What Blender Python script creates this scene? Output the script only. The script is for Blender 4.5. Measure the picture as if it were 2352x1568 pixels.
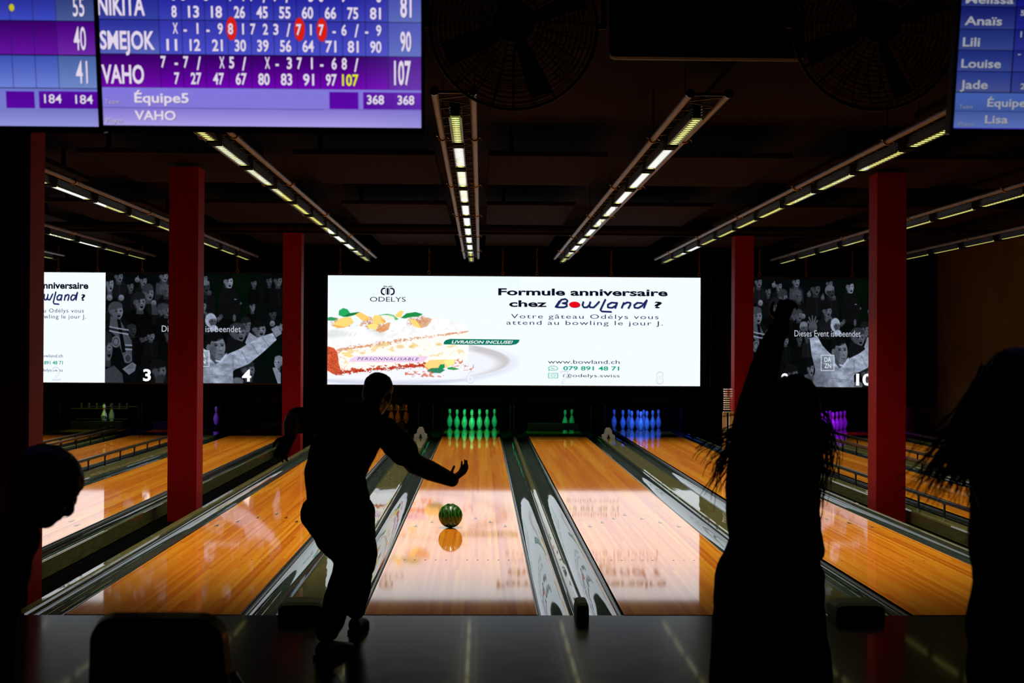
import bpy, bmesh, math, random
import numpy as np
from mathutils import Vector, Matrix, noise
S = bpy.context.scene
for o in list(bpy.data.objects): bpy.data.objects.remove(o)
COL = S.collection
random.seed(7); rng = np.random.RandomState(11)

# ------------------------------------------------------------------ camera, world, exposure
FPX = 3040.9; YAW = .0232; PITCH = .0050; ROLL = -.0054; CH = 1.6274; CY0 = -8.0731
cyw, syw = math.cos(YAW), math.sin(YAW)
_R = Vector((cyw, -syw, 0)); _F = Vector((syw, cyw, 0)); _U = Vector((0, 0, 1))
CF = _F*math.cos(PITCH) + _U*math.sin(PITCH); _U2 = _U*math.cos(PITCH) - _F*math.sin(PITCH)
CR = _R*math.cos(ROLL) - _U2*math.sin(ROLL); CU = _U2*math.cos(ROLL) + _R*math.sin(ROLL)
CO = Vector((0, CY0, CH))
cd = bpy.data.cameras.new('camera'); cam = bpy.data.objects.new('camera', cd); COL.objects.link(cam)
cam.matrix_world = Matrix(((CR.x, CU.x, -CF.x, CO.x), (CR.y, CU.y, -CF.y, CO.y), (CR.z, CU.z, -CF.z, CO.z), (0, 0, 0, 1)))
cd.sensor_width = 36; cd.lens = FPX/2352*36; cd.clip_start = .05; cd.clip_end = 100
cd.dof.use_dof = True; cd.dof.focus_distance = 13.0; cd.dof.aperture_fstop = 4.5
S.camera = cam
w = bpy.data.worlds.new('world'); S.world = w; w.use_nodes = True
w.node_tree.nodes['Background'].inputs[0].default_value = (.9, .75, .6, 1)
w.node_tree.nodes['Background'].inputs[1].default_value = .0006
S.view_settings.view_transform = 'Standard'; S.view_settings.look = 'None'
S.view_settings.exposure = 0; S.view_settings.gamma = 1; S.view_settings.use_curve_mapping = False

LANES = {1: -9.235, 2: -7.445, 3: -5.855, 4: -4.065, 5: -1.985, 6: -.1793, 7: 1.410, 8: 3.193, 9: 5.255, 10: 7.045}
LW = .527
def add_light(name, kind, loc, energy, color, **k):
    d = bpy.data.lights.new(name, kind); d.energy = energy; d.color = color
    for a, b in k.items(): setattr(d, a, b)
    o = bpy.data.objects.new(name, d); COL.objects.link(o); o.location = loc; return o
for n, x in LANES.items():      # the downward wash of each row of LED bars over a lane
    e = 142 if n in (6, 7) else 172 if 4 <= n <= 8 else 105
    o = add_light('led_row_light', 'AREA', (x, 8.25, 3.125), e, (1, .93, .78), shape='RECTANGLE', size=.07, size_y=14.0, spread=math.radians(72))
PITC = {1: ((.7, .8, .2), 1), 2: ((.45, 1, .05), 7), 3: ((.25, .02, 1), 14), 5: ((1, .22, .02), 5), 6: ((.02, 1, .25), 22), 7: ((.03, 1, .25), 7), 8: ((.03, .12, 1), 34), 9: ((.08, .04, 1), 2.5), 10: ((.32, .01, 1), 22)}
for n, (c, e) in PITC.items():   # the coloured lamp in front of each pin deck
    o = add_light('pin_lamp', 'AREA', (LANES[n], 17.15, .98), e*.55, c, shape='RECTANGLE', size=.9, size_y=.12, spread=math.radians(150))
    o.rotation_euler = (math.radians(62), 0, 0)

# ------------------------------------------------------------------ helpers
def at(x, y, D):
    d = CF + CR*((x-1176)/FPX) + CU*((784-y)/FPX)
    return CO + d*(D/d.y)
def lin(c):
    c = np.asarray(c, float)/255.
    return np.where(c <= .04045, c/12.92, ((c+.055)/1.055)**2.4)
def mat(name, color=(.5, .5, .5), rough=.5, metal=0, spec=.5, coat=0, coatr=.05, emit=None, est=1, ior=None, sheen=0, srgb=None):
    m = bpy.data.materials.new(name); m.use_nodes = True; b = m.node_tree.nodes['Principled BSDF']
    if srgb is not None: color = tuple(lin(srgb))
    b.inputs['Base Color'].default_value = (*color, 1); b.inputs['Roughness'].default_value = rough
    b.inputs['Metallic'].default_value = metal; b.inputs['Specular IOR Level'].default_value = spec
    b.inputs['Coat Weight'].default_value = coat; b.inputs['Coat Roughness'].default_value = coatr
    b.inputs['Sheen Weight'].default_value = sheen
    if ior: b.inputs['IOR'].default_value = ior
    if emit: b.inputs['Emission Color'].default_value = (*emit, 1); b.inputs['Emission Strength'].default_value = est
    return m
def bsdf(m): return m.node_tree.nodes['Principled BSDF']
def nd(m, t, **k):
    n = m.node_tree.nodes.new(t)
    for a, b in k.items(): setattr(n, a, b)
    return n
def lk(m, a, b): m.node_tree.links.new(a, b)
def math_(m, op, a, b=None):
    n = nd(m, 'ShaderNodeMath', operation=op)
    for i, v in enumerate((a, b)):
        if v is None: continue
        if isinstance(v, (int, float)): n.inputs[i].default_value = v
        else: lk(m, v, n.inputs[i])
    return n.outputs[0]
def noisy(m, c1, c2, scale=8, stretch=(1, 1, 1), bump=0, detail=4, bscale=None, rough=None):
    tc = nd(m, 'ShaderNodeTexCoord'); mp = nd(m, 'ShaderNodeMapping'); mp.inputs['Scale'].default_value = stretch
    lk(m, tc.outputs['Object'], mp.inputs['Vector'])
    nz = nd(m, 'ShaderNodeTexNoise'); nz.inputs['Scale'].default_value = scale; nz.inputs['Detail'].default_value = detail
    lk(m, mp.outputs[0], nz.inputs['Vector'])
    r = nd(m, 'ShaderNodeValToRGB'); r.color_ramp.elements[0].color = (*c1, 1); r.color_ramp.elements[1].color = (*c2, 1)
    r.color_ramp.elements[0].position = .35; r.color_ramp.elements[1].position = .65
    lk(m, nz.outputs[0], r.inputs[0]); lk(m, r.outputs[0], bsdf(m).inputs['Base Color'])
    if rough:
        q = nd(m, 'ShaderNodeMapRange'); q.inputs[3].default_value = rough[0]; q.inputs[4].default_value = rough[1]
        lk(m, nz.outputs[0], q.inputs[0]); lk(m, q.outputs[0], bsdf(m).inputs['Roughness'])
    if bump:
        n2 = nz
        if bscale:
            n2 = nd(m, 'ShaderNodeTexNoise'); n2.inputs['Scale'].default_value = bscale; lk(m, mp.outputs[0], n2.inputs['Vector'])
        bp = nd(m, 'ShaderNodeBump'); bp.inputs['Strength'].default_value = bump; bp.inputs['Distance'].default_value = .02
        lk(m, n2.outputs[0], bp.inputs['Height']); lk(m, bp.outputs[0], bsdf(m).inputs['Normal'])
        if bsdf(m).inputs['Coat Weight'].default_value > 0: lk(m, bp.outputs[0], bsdf(m).inputs['Coat Normal'])
    return m

class MB:
    """collects simple solids into one mesh"""
    def __init__(s): s.v = []; s.f = []; s.mi = []; s.sm = []
    def add(s, vs, fs, mi=0, smooth=False):
        b = len(s.v); s.v += [tuple(v) for v in vs]; s.f += [tuple(b+i for i in f) for f in fs]; s.mi += [mi]*len(fs); s.sm += [smooth]*len(fs); return s
    def box(s, a, b, mi=0, bev=0):
        x0, y0, z0 = a; x1, y1, z1 = b
        if bev <= 0:
            vs = [(x0, y0, z0), (x1, y0, z0), (x1, y1, z0), (x0, y1, z0), (x0, y0, z1), (x1, y0, z1), (x1, y1, z1), (x0, y1, z1)]
            return s.add(vs, [(0, 3, 2, 1), (4, 5, 6, 7), (0, 1, 5, 4), (1, 2, 6, 5), (2, 3, 7, 6), (3, 0, 4, 7)], mi)
        bm = bmesh.new(); bmesh.ops.create_cube(bm, size=1)
        for v in bm.verts: v.co = Vector(((x0+x1)/2+v.co.x*(x1-x0), (y0+y1)/2+v.co.y*(y1-y0), (z0+z1)/2+v.co.z*(z1-z0)))
        bmesh.ops.bevel(bm, geom=list(bm.edges), offset=bev, segments=2, affect='EDGES', profile=.5)
        s.bm(bm, mi); return s
    def bm(s, bm, mi=0, smooth=False):
        bm.verts.index_update()
        s.add([v.co[:] for v in bm.verts], [[v.index for v in f.verts] for f in bm.faces], mi, smooth); bm.free(); return s
    def tube(s, pts, r, n=8, mi=0, cap=True, smooth=True):
        pts = [Vector(p) for p in pts]; rs = r if isinstance(r, (list, tuple)) else [r]*len(pts)
        vs = []; fs = []; prev = None
        for i, p in enumerate(pts):
            t = (pts[min(i+1, len(pts)-1)]-pts[max(i-1, 0)]).normalized()
            if prev is None:
                a = Vector((0, 0, 1)) if abs(t.z) < .9 else Vector((1, 0, 0)); u = t.cross(a).normalized()
            else: u = (prev - t*prev.dot(t)).normalized()
            prev = u; v = t.cross(u)
            for k in range(n):
                q = 2*math.pi*k/n; vs.append(p+(u*math.cos(q)+v*math.sin(q))*rs[i])
        for i in range(len(pts)-1):
            for k in range(n):
                k2 = (k+1) % n; fs.append((i*n+k, i*n+k2, (i+1)*n+k2, (i+1)*n+k))
        s.add(vs, fs, mi, smooth)
        if cap:
            b = len(vs); s.add(vs[:n], [tuple(range(n-1, -1, -1))], mi); s.add(vs[-n:], [tuple(range(n))], mi)
        return s
    def lathe(s, prof, n=24, c=(0, 0, 0), mi=0, M=None):
        vs = []; fs = []
        for (r, z) in prof:
            for k in range(n):
                q = 2*math.pi*k/n; p = Vector((r*math.cos(q), r*math.sin(q), z))
                if M: p = M @ p
                vs.append(p+Vector(c))
        for i in range(len(prof)-1):
            for k in range(n):
                k2 = (k+1) % n; fs.append((i*n+k, i*n+k2, (i+1)*n+k2, (i+1)*n+k))
        return s.add(vs, fs, mi, True)
    def extrude(s, prof, y0, y1, mi=0, closed=True, smooth=False):
        """profile of (x,z) swept along Y"""
        n = len(prof); vs = [(x, y0, z) for x, z in prof]+[(x, y1, z) for x, z in prof]
        m = n if closed else n-1
        fs = [(i, (i+1) % n, n+(i+1) % n, n+i) for i in range(m)]
        s.add(vs, fs, mi, smooth)
        if closed: s.add(vs[:n], [tuple(range(n-1, -1, -1))], mi); s.add(vs[n:], [tuple(range(n))], mi)
        return s
    def torus(s, c, R, r, M=None, n=12, m=6, sy=1, mi=0):
        vs = []; fs = []
        for i in range(n):
            a = 2*math.pi*i/n
            for j in range(m):
                b = 2*math.pi*j/m; p = Vector(((R+r*math.cos(b))*math.cos(a), (R+r*math.cos(b))*math.sin(a)*sy, r*math.sin(b)))
                if M: p = M @ p
                vs.append(p+Vector(c))
        for i in range(n):
            for j in range(m): fs.append((i*m+j, ((i+1) % n)*m+j, ((i+1) % n)*m+(j+1) % m, i*m+(j+1) % m))
        return s.add(vs, fs, mi, True)
    def build(s, name, mats, parent=None, loc=None):
        me = bpy.data.meshes.new(name); me.from_pydata(s.v, [], s.f)
        for m in (mats if isinstance(mats, (list, tuple)) else [mats]): me.materials.append(m)
        me.polygons.foreach_set('material_index', s.mi); me.polygons.foreach_set('use_smooth', s.sm); me.update()
        bm = bmesh.new(); bm.from_mesh(me); bmesh.ops.recalc_face_normals(bm, faces=bm.faces); bm.to_mesh(me); bm.free()
        o = bpy.data.objects.new(name, me); COL.objects.link(o)
        if parent: o.parent = parent
        if loc: o.location = loc
        return o
def tag(o, label, cat, group=None, kind=None):
    o['label'] = label; o['category'] = cat
    if group: o['group'] = group
    if kind: o['kind'] = kind
    return o
def thing(name, label, cat, loc=(0, 0, 0), group=None, rot=None):
    o = bpy.data.objects.new(name, None); COL.objects.link(o); o.location = loc; o.empty_display_size = .1
    if rot: o.rotation_euler = rot
    return tag(o, label, cat, group)
def struct(mb, name, m):
    o = mb.build(name, m); o['kind'] = 'structure'; return o
def copy_tree(o, loc=None, label=None, parent=None):
    c = o.copy(); COL.objects.link(c); c.parent = parent
    if loc is not None: c.location = loc
    if label: c['label'] = label
    for ch in list(o.children): copy_tree(ch, parent=c)
    return c

# ------------------------------------------------------------------ materials
def wood_mat():
    m = mat('lane_wood', rough=.55, spec=.04, coat=1, coatr=.043); b = bsdf(m); b.inputs['Coat IOR'].default_value = 1.85
    tc = nd(m, 'ShaderNodeTexCoord'); sp = nd(m, 'ShaderNodeSeparateXYZ'); lk(m, tc.outputs['Object'], sp.inputs[0])
    bx = math_(m, 'FLOOR', math_(m, 'MULTIPLY', sp.outputs[0], 1/.0272))
    wn = nd(m, 'ShaderNodeTexWhiteNoise', noise_dimensions='1D'); lk(m, bx, wn.inputs['W'])
    seg = math_(m, 'FLOOR', math_(m, 'ADD', math_(m, 'MULTIPLY', sp.outputs[1], .45), math_(m, 'MULTIPLY', wn.outputs[0], 7.3)))
    w2 = nd(m, 'ShaderNodeTexWhiteNoise', noise_dimensions='2D'); cv = nd(m, 'ShaderNodeCombineXYZ'); lk(m, bx, cv.inputs[0]); lk(m, seg, cv.inputs[1]); lk(m, cv.outputs[0], w2.inputs['Vector'])
    wide = nd(m, 'ShaderNodeTexWhiteNoise', noise_dimensions='1D'); lk(m, math_(m, 'FLOOR', math_(m, 'MULTIPLY', sp.outputs[0], 1/.0816)), wide.inputs['W'])
    mp = nd(m, 'ShaderNodeMapping'); mp.inputs['Scale'].default_value = (55, 1.3, 1); lk(m, tc.outputs['Object'], mp.inputs[0])
    gr = nd(m, 'ShaderNodeTexNoise'); gr.inputs['Scale'].default_value = 3; gr.inputs['Detail'].default_value = 5; lk(m, mp.outputs[0], gr.inputs['Vector'])
    f = math_(m, 'ADD', math_(m, 'ADD', math_(m, 'MULTIPLY', w2.outputs[0], .42), math_(m, 'MULTIPLY', wide.outputs[0], .30)), math_(m, 'MULTIPLY', gr.outputs[0], .40))
    r = nd(m, 'ShaderNodeValToRGB'); e = r.color_ramp.elements
    e[0].color = (.52, .120, .0035, 1); e[0].position = .18; e[1].color = (.80, .36, .022, 1); e[1].position = .92
    k = e.new(.5); k.color = (.66, .200, .008, 1)
    lk(m, f, r.inputs[0]); lk(m, r.outputs[0], b.inputs['Base Color'])
    nz = nd(m, 'ShaderNodeTexNoise'); nz.inputs['Scale'].default_value = 1.2; m2 = nd(m, 'ShaderNodeMapping'); m2.inputs['Scale'].default_value = (6, .8, 1)
    lk(m, tc.outputs['Object'], m2.inputs[0]); lk(m, m2.outputs[0], nz.inputs['Vector'])
    bp = nd(m, 'ShaderNodeBump'); bp.inputs['Strength'].default_value = .006; bp.inputs['Distance'].default_value = .01
    lk(m, nz.outputs[0], bp.inputs['Height']); lk(m, bp.outputs[0], b.inputs['Coat Normal'])
    return m
M_wood = wood_mat()
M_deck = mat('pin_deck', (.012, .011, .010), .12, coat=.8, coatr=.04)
M_gut = noisy(mat('gutter', rough=.6, spec=.05, coat=1, coatr=.022), (.012, .022, .016), (.020, .034, .024), 3, (3, .5, 3), bump=.14, bscale=1.3)
M_cap = noisy(mat('capping', rough=.6, spec=.05, coat=1, coatr=.022), (.075, .074, .020), (.115, .110, .038), 9, (4, .6, 4), bump=.06, bscale=1.6)
M_edge = mat('rail_metal', (.16, .165, .15), .25, metal=.9)
M_darkm = mat('dark_metal', (.03, .03, .028), .35, metal=.6)
M_black = mat('black_matt', (.0015, .0015, .0015), .8, spec=.03)
M_blackg = mat('black_gloss', (.008, .008, .009), .22)
M_void = mat('black_subfloor', (.0012, .0012, .001), .95, spec=.0)
M_appr = noisy(mat('approach', rough=.2, spec=.11, coat=.22, coatr=.045), (.0016, .0030, .0075), (.0026, .0044, .0100), 5, bump=0, rough=(.16, .22))
M_red = noisy(mat('red_paint', rough=.6, spec=.07), (.165, .0008, .0012), (.195, .0012, .0018), 30, bump=.05)
M_ceil = noisy(mat('ceiling_dark', rough=.95, spec=.02), (.008, .0045, .0014), (.011, .006, .002), 3)
M_board = noisy(mat('ceiling_board', rough=.95, spec=.02), (.0085, .0040, .0006), (.011, .0052, .0009), 14, bump=.1)
M_wallr = noisy(mat('wall_brown', rough=.85, spec=.1), (.060, .030, .005), (.078, .040, .007), 2)
M_alu = noisy(mat('truss_aluminium', rough=.5, metal=.55, spec=.3), (.115, .10, .095), (.15, .135, .13), 20, (1, .2, 1))
M_rustc = mat('chain_steel', (.20, .10, .03), .45, metal=.6)
M_brass = mat('wing_nut', (.40, .24, .10), .4, metal=.8)
M_heat = mat('heatsink', (.07, .08, .095), .35, metal=.8)
M_white = mat('pin_plastic', (.78, .78, .76), .22, coat=.6, coatr=.08)
M_rstripe = mat('pin_red', (.75, .02, .03), .3)
M_tan = mat('tan_plastic', (.42, .40, .36), .5)
M_hood = noisy(mat('hood_plastic', rough=.6, spec=.12), (.045, .052, .012), (.065, .072, .018), 14)
M_frame = mat('screen_bezel', (.006, .006, .007), .4)
M_skin = mat('skin', (.16, .075, .045), .55)
M_cloth = noisy(mat('black_cotton', rough=.92, spec=.08, sheen=.05), (.006, .0055, .005), (.010, .009, .008), 30, bump=.25, bscale=40)
M_denim = noisy(mat('dark_trousers', rough=.9, spec=.08), (.006, .006, .006), (.010, .009, .009), 40, bump=.25, bscale=60)
M_hair = mat('dark_hair', (.012, .007, .005), .5, spec=.25)
M_shoe = mat('shoe', (.012, .011, .010), .5)
M_eye = mat('eye', (.6, .6, .6), .2)

def lens_mat():
    m = mat('led_lens', (.02, .02, .02), .05, spec=.6, coat=1, coatr=.03); b = bsdf(m)
    tc = nd(m, 'ShaderNodeTexCoord'); sp = nd(m, 'ShaderNodeSeparateXYZ'); lk(m, tc.outputs['Object'], sp.inputs[0])
    fy = math_(m, 'ABSOLUTE', math_(m, 'SUBTRACT', math_(m, 'FRACT', math_(m, 'MULTIPLY', sp.outputs[1], 14/1.08)), .5))
    fx = math_(m, 'ABSOLUTE', math_(m, 'MULTIPLY', sp.outputs[0], 1/.030))
    inx = math_(m, 'LESS_THAN', fx, .85)
    dot = math_(m, 'LESS_THAN', math_(m, 'ADD', fy, math_(m, 'MULTIPLY', fx, .10)), .25)
    core = math_(m, 'LESS_THAN', math_(m, 'ADD', math_(m, 'MULTIPLY', fy, 4.0), fx), .9)
    st = math_(m, 'ADD', math_(m, 'MULTIPLY', math_(m, 'MULTIPLY', dot, inx), .55), math_(m, 'MULTIPLY', core, 1.2))
    st = math_(m, 'ADD', st, .06)
    st = math_(m, 'MULTIPLY', st, 2.4); b.inputs['Emission Color'].default_value = (1.0, .98, .24, 1); lk(m, st, b.inputs['Emission Strength'])
    m.cycles.emission_sampling = 'NONE'
    return m
M_lens = lens_mat()
def vc_mat(name, strength=1.0, sampling='NONE'):
    m = bpy.data.materials.new(name); m.use_nodes = True; nt = m.node_tree; nt.nodes.clear()
    a = nt.nodes.new('ShaderNodeAttribute'); a.attribute_name = 'Col'
    e = nt.nodes.new('ShaderNodeEmission'); e.inputs[1].default_value = strength; o = nt.nodes.new('ShaderNodeOutputMaterial')
    nt.links.new(a.outputs['Color'], e.inputs[0]); nt.links.new(e.outputs[0], o.inputs[0]); m.cycles.emission_sampling = sampling
    return m
M_vc = vc_mat('screen_picture'); M_vcl = vc_mat('led_wall_picture', 1.08); M_vct = vc_mat('screen_letters')
M_led = bpy.data.materials.new('screen_white'); M_led.use_nodes = True
b = bsdf(M_led); b.inputs['Base Color'].default_value = (0, 0, 0, 1); b.inputs['Specular IOR Level'].default_value = 0
SCRW = (238, 246, 254)
b.inputs['Emission Color'].default_value = (*lin(SCRW), 1); b.inputs['Emission Strength'].default_value = 1.08

# ------------------------------------------------------------------ building shell
XL, XR, YB, YF, ZC = -10.6, 8.35, 20.4, -9.4, 3.78
struct(MB().box((XL-.2, -9.6, -.45), (XR+.2, YB+.2, -.30)), 'floor', M_void)
struct(MB().box((XL, YF, -.08), (XR, 0, 0)).box((XL, -.02, -.30), (XR, 0, -.08)), 'floor_approach', M_appr)
struct(MB().box((XL-.2, YF-.2, ZC), (XR+.2, YB+.2, ZC+.2)), 'ceiling', M_ceil)
struct(MB().box((XL-.2, YF-.2, -.3), (XL, YB+.2, ZC)), 'wall_left', M_black)
struct(MB().box((XR, YF-.2, -.3), (XR+.2, YB+.2, ZC)), 'wall_right', M_wallr)
struct(MB().box((XL, YB, -.3), (XR, YB+.2, ZC)), 'wall_back', M_black)
struct(MB().box((XL, YF-.2, -.3), (XR, YF, ZC)), 'wall_front', M_black)
# masking wall over the pins, carrying the screens
struct(MB().box((XL, 15.98, .60), (XR, 16.1, 3.05)).box((XL, 15.98, 3.05), (XR, 16.1, 3.40)), 'wall_masking', M_black)
struct(MB().box((-3.2, 12.85, 3.42), (8.3, 13.05, 3.56)).box((-10.5, 12.85, 3.42), (-3.2, 13.05, 3.56))
       .tube([(-10.5, 12.7, 3.50), (8.3, 12.7, 3.50)], .05, 8), 'trim_1', M_ceil)
# ceiling boards: individual hanging panels between the light rows
cells = [(-10.3, -9.4), (-9.0, -7.7), (-7.2, -6.1), (-5.6, -4.35), (-3.85, -2.2), (-1.8, -.45), (.06, 1.20), (1.62, 2.98), (3.42, 5.05), (5.5, 6.85), (7.25, 8.2)]
rows = [(-1.9, 2.35), (4.55, 6.8), (8.9, 11.6), (13.5, 15.7)]
cn = ['far left wall', 'second row from the left', 'third row from the left', 'fourth row from the left', 'left columns', 'left of the centre light row', 'between the two middle light rows', 'right of the second middle light row', 'right columns', 'second row from the right', 'right wall']
rn = ['nearest the approach', 'second from the approach', 'third from the approach', 'nearest the screens']
first = None
for i, (a, b_) in enumerate(cells):
    for j, (y0, y1) in enumerate(rows):
        lab = 'brown ceiling board over %s, %s' % (cn[i] if 'row' in cn[i] or 'light' in cn[i] else 'the '+cn[i], rn[j])
        lab = lab.replace('over between', 'hung between').replace('over right of', 'hung right of').replace('over left of', 'hung left of')
        z = 3.46
        o = MB().box((a, y0, z), (b_, y1, z+.05), bev=.008).box((a+.2, y0+.3, z+.05), (a+.24, y0+.34, ZC)).box((b_-.24, y1-.34, z+.05), (b_-.2, y1-.3, ZC)).build('ceiling_board', M_board)
        tag(o, lab, 'ceiling panel', 'brown boards hung under the ceiling')

# ------------------------------------------------------------------ red columns
def column(x0, x1, y0, z1, label):
    o = MB().box((x0, y0, -.30), (x1, y0+.29, z1), bev=.004).build('red_column', M_red)
    tag(o, label, 'column', 'square red columns'); return o
column(-3.12, -2.83, 5.2, 3.42, 'square red column in front of the left crowd screen, nearer the camera')
column(3.99, 4.29, 5.2, 3.42, 'square red column right of the right crowd screen, nearer of the two there')
column(-3.12, -2.83, 12.78, 3.42, 'square red column just left of the big white screen, far one')
column(3.99, 4.29, 12.7, 3.42, 'square red column right of the big white screen, far one behind raised arm')
column(-3.27, -2.98, .73, 3.42, 'square red column at the far left of the photo, cut by the frame')

# ------------------------------------------------------------------ lanes
lane_desc = {1: 'at the far left of the hall', 2: 'third to the left of the left red columns', 3: 'second to the left of the left red columns', 4: 'just left of the left red columns',
             5: 'left of the bowler, right of the left red columns', 6: 'with the green ball rolling on it', 7: 'right of the green ball lane, with two pins left', 8: 'with blue lit pins at its end',
             9: 'just right of the right red columns', 10: 'next to the right wall, with purple lit pins'}
def gutter_prof(xa, xb, zt=.0, dep=.075, n=14, side=1):
    """half-round channel from xa to xb with thickness"""
    c = (xa+xb)/2; r = (xb-xa)/2; top = []
    for i in range(n+1):
        a = math.pi*i/n; top.append((c-r*math.cos(a), zt-.012-dep*math.sin(a)**.8))
    bot = [(x, z-.02) for x, z in reversed(top)]
    return top+bot
for n, x in LANES.items():
    t = thing('bowling_lane', 'glossy orange boarded bowling lane '+lane_desc[n], 'bowling lane', (x, 0, 0), 'bowling lanes')
    MB().box((-LW, .004, -.05), (LW, 18.0, 0)).build('lane_surface', M_wood, t)
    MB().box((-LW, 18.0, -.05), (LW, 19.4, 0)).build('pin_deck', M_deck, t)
    for s in (-1, 1):
        e = .235
        xa, xb = (LW+.004, LW+e) if s > 0 else (-LW-e, -LW-.004)
        MB().extrude(gutter_prof(xa, xb), .004, 19.4, smooth=True).build('gutter', M_gut, t)
        MB().box((s*(LW+.002)-.002, .004, -.05), (s*(LW+.002)+.004*s+.002, 19.4, .002)).box((s*(LW+.022)-.006, .004, -.035), (s*(LW+.022)+.006, 19.4, -.008)).build('lane_edge_strip', M_edge, t)
    mk = mat('lane_marks', (.03, .022, .012), .55, coat=1, coatr=.043, spec=.04) if n == 1 else bpy.data.materials['lane_marks']
    mdot = mat('lane_dots', (.22, .07, .008), .55, coat=1, coatr=.043, spec=.04) if n == 1 else bpy.data.materials['lane_dots']
    bsdf(mk).inputs['Coat IOR'].default_value = bsdf(mdot).inputs['Coat IOR'].default_value = 1.85
    for i in range(7):
        ax = (i-3)*.136; ay = 4.9-abs(i-3)*.28
        MB().add([(ax-.016, ay-.07, .0012), (ax+.016, ay-.07, .0012), (ax, ay+.08, .0012), (ax-.016, ay-.07, .0), (ax+.016, ay-.07, .0), (ax, ay+.08, .0)],
                 [(0, 1, 2), (0, 3, 4, 1), (1, 4, 5, 2), (2, 5, 3, 0)]).build('aiming_arrow', mk, t)
    for i, dx in enumerate((-.40, -.32, -.24, -.16, -.08, .08, .16, .24, .32, .40)):
        MB().lathe([(0, .0012), (.008, .0012), (.008, 0)], 10, (dx, 2.1, 0)).build('aiming_dot', mdot, t)
    MB().box((-LW, .0, -.02), (LW, .014, .0012)).build('foul_line', M_black, t)
# cappings between lanes
def capping(xa, xb, y0, y1, label, zt=.012):
    w_ = xb-xa; r = min(.02, w_/3); prof = [(xa, -.28), (xa, zt-r), (xa+r*.3, zt-r*.3), (xa+r, zt), (xb-r, zt), (xb-r*.3, zt-r*.3), (xb, zt-r), (xb, -.28)]
    o = MB().extrude(prof, y0, y1).build('lane_capping', M_cap); return tag(o, label, 'lane divider', 'cappings between the lanes')
e = .237
L = LANES
capping(L[5]+LW+e, L[6]-LW-e, .006, 17.2, 'wide olive capping left of the green ball lane, behind the bowler')
capping(L[6]+LW+e, L[7]-LW-e, .006, 17.2, 'narrow capping between the two white-glaring middle lanes')
capping(L[7]+LW+e, L[8]-LW-e, .006, 17.2, 'wide olive capping right of the lane with two pins')
capping(L[5]-LW-e-.08, L[5]-LW-e, .006, 17.2, 'olive capping strip left of the lane beside the bowler')
capping(L[4]+LW+e, L[4]+LW+e+.025, .006, 17.2, 'thin capping left of the left red columns')
capping(L[8]+LW+e, L[8]+LW+e+.028, .006, 17.2, 'thin capping in front of the nearer right column')
capping(L[9]-LW-e-.13, L[9]-LW-e, .006, 17.2, 'olive capping right of the right columns, below the first raised rail')
capping(L[3]+LW+e, L[4]-LW-e, .006, 17.2, 'wide olive capping with a raised rail, second left of the columns')
capping(L[2]+LW+e, L[3]-LW-e, .006, 17.2, 'narrow capping between two raised rails, third left of the columns')
capping(L[1]+LW+e, L[2]-LW-e, .006, 17.2, 'wide capping at the far left of the hall')
capping(L[9]+LW+e, L[10]-LW-e, .006, 17.2, 'wide olive capping beside the purple lit lane')
capping(L[10]+LW+e, L[10]+LW+e+.12, .006, 17.2, 'olive capping along the right wall')
struct(MB().box((-3.27, .01, -.29), (-2.84, 17.2, -.12)).box((4.0, .01, -.29), (4.35, 17.2, -.12)), 'floor_gap', M_void)
# raised bumper rails
def rail(x, y0, y1, label):
    t = thing('bumper_rail', label, 'bumper rail', (x, 0, 0), 'raised bumper rails on posts')
    MB().box((-.016, y0, .125), (.016, y1, .150), bev=.004).box((-.010, y0, .112), (.010, y1, .125)).build('rail', M_edge, t)
    k = int((y1-y0)/.78)
    for i in range(k+1):
        y = y0+.05+i*(y1-y0-.1)/k
        MB().box((-.008, y-.012, -.07), (.008, y+.012, .125)).box((-.014, y-.035, .104), (.014, y+.035, .116)).build('post', M_darkm, t)
rail(L[9]-LW-.14, 1.0, 16.6, 'raised bumper rail just right of the right columns')
rail(L[9]+LW+.14, 1.0, 16.6, 'second raised bumper rail from the right columns')
rail(L[10]-LW-.14, 1.0, 16.6, 'raised bumper rail on the left of the lane by the right wall')
rail(L[10]+LW+.14, 1.0, 16.6, 'raised bumper rail nearest the right wall')
rail(L[3]+LW+.14, 1.0, 16.6, 'raised bumper rail nearest to the left red columns')
rail(L[3]-LW-.14, 1.0, 16.6, 'second raised bumper rail left of the left red columns')
rail(L[2]+LW+.14, 1.0, 16.6, 'third raised bumper rail left of the left red columns')
rail(L[2]-LW-.14, 1.0, 16.6, 'raised bumper rail farthest left behind the leftmost column')
# hoods at the foul line
def hood(x, w_, label):
    pr = []
    for i in range(11):
        a = math.pi*i/10; pr.append((-w_/2*math.copysign(abs(math.cos(a))**.45, math.cos(a)), .012+.085*math.sin(a)**.35))
    pr = [(-w_/2, .0)]+pr+[(w_/2, .0)]
    t = MB(); n = len(pr); secs = [(-.10, .86), (-.075, 1), (.10, 1), (.19, .55)]
    vs = []; fs = []
    for (y, s) in secs: vs += [(px*(.9+.1*s), y, pz*s) for px, pz in pr]
    for i in range(len(secs)-1):
        for k in range(n): fs.append((i*n+k, i*n+(k+1) % n, (i+1)*n+(k+1) % n, (i+1)*n+k))
    fs += [tuple(range(n-1, -1, -1)), tuple(range((len(secs)-1)*n, len(secs)*n))]
    o = t.add(vs, fs, 0, False).build('capping_hood', M_hood, loc=(x, -.02, .0)); return tag(o, label, 'end cap', 'dark hoods at the foul line')
hood(-1.07, .28, 'dark green end hood at the foul line beside the bowler')
hood(.62, .075, 'small dark end hood at the foul line between the middle lanes')
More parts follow.
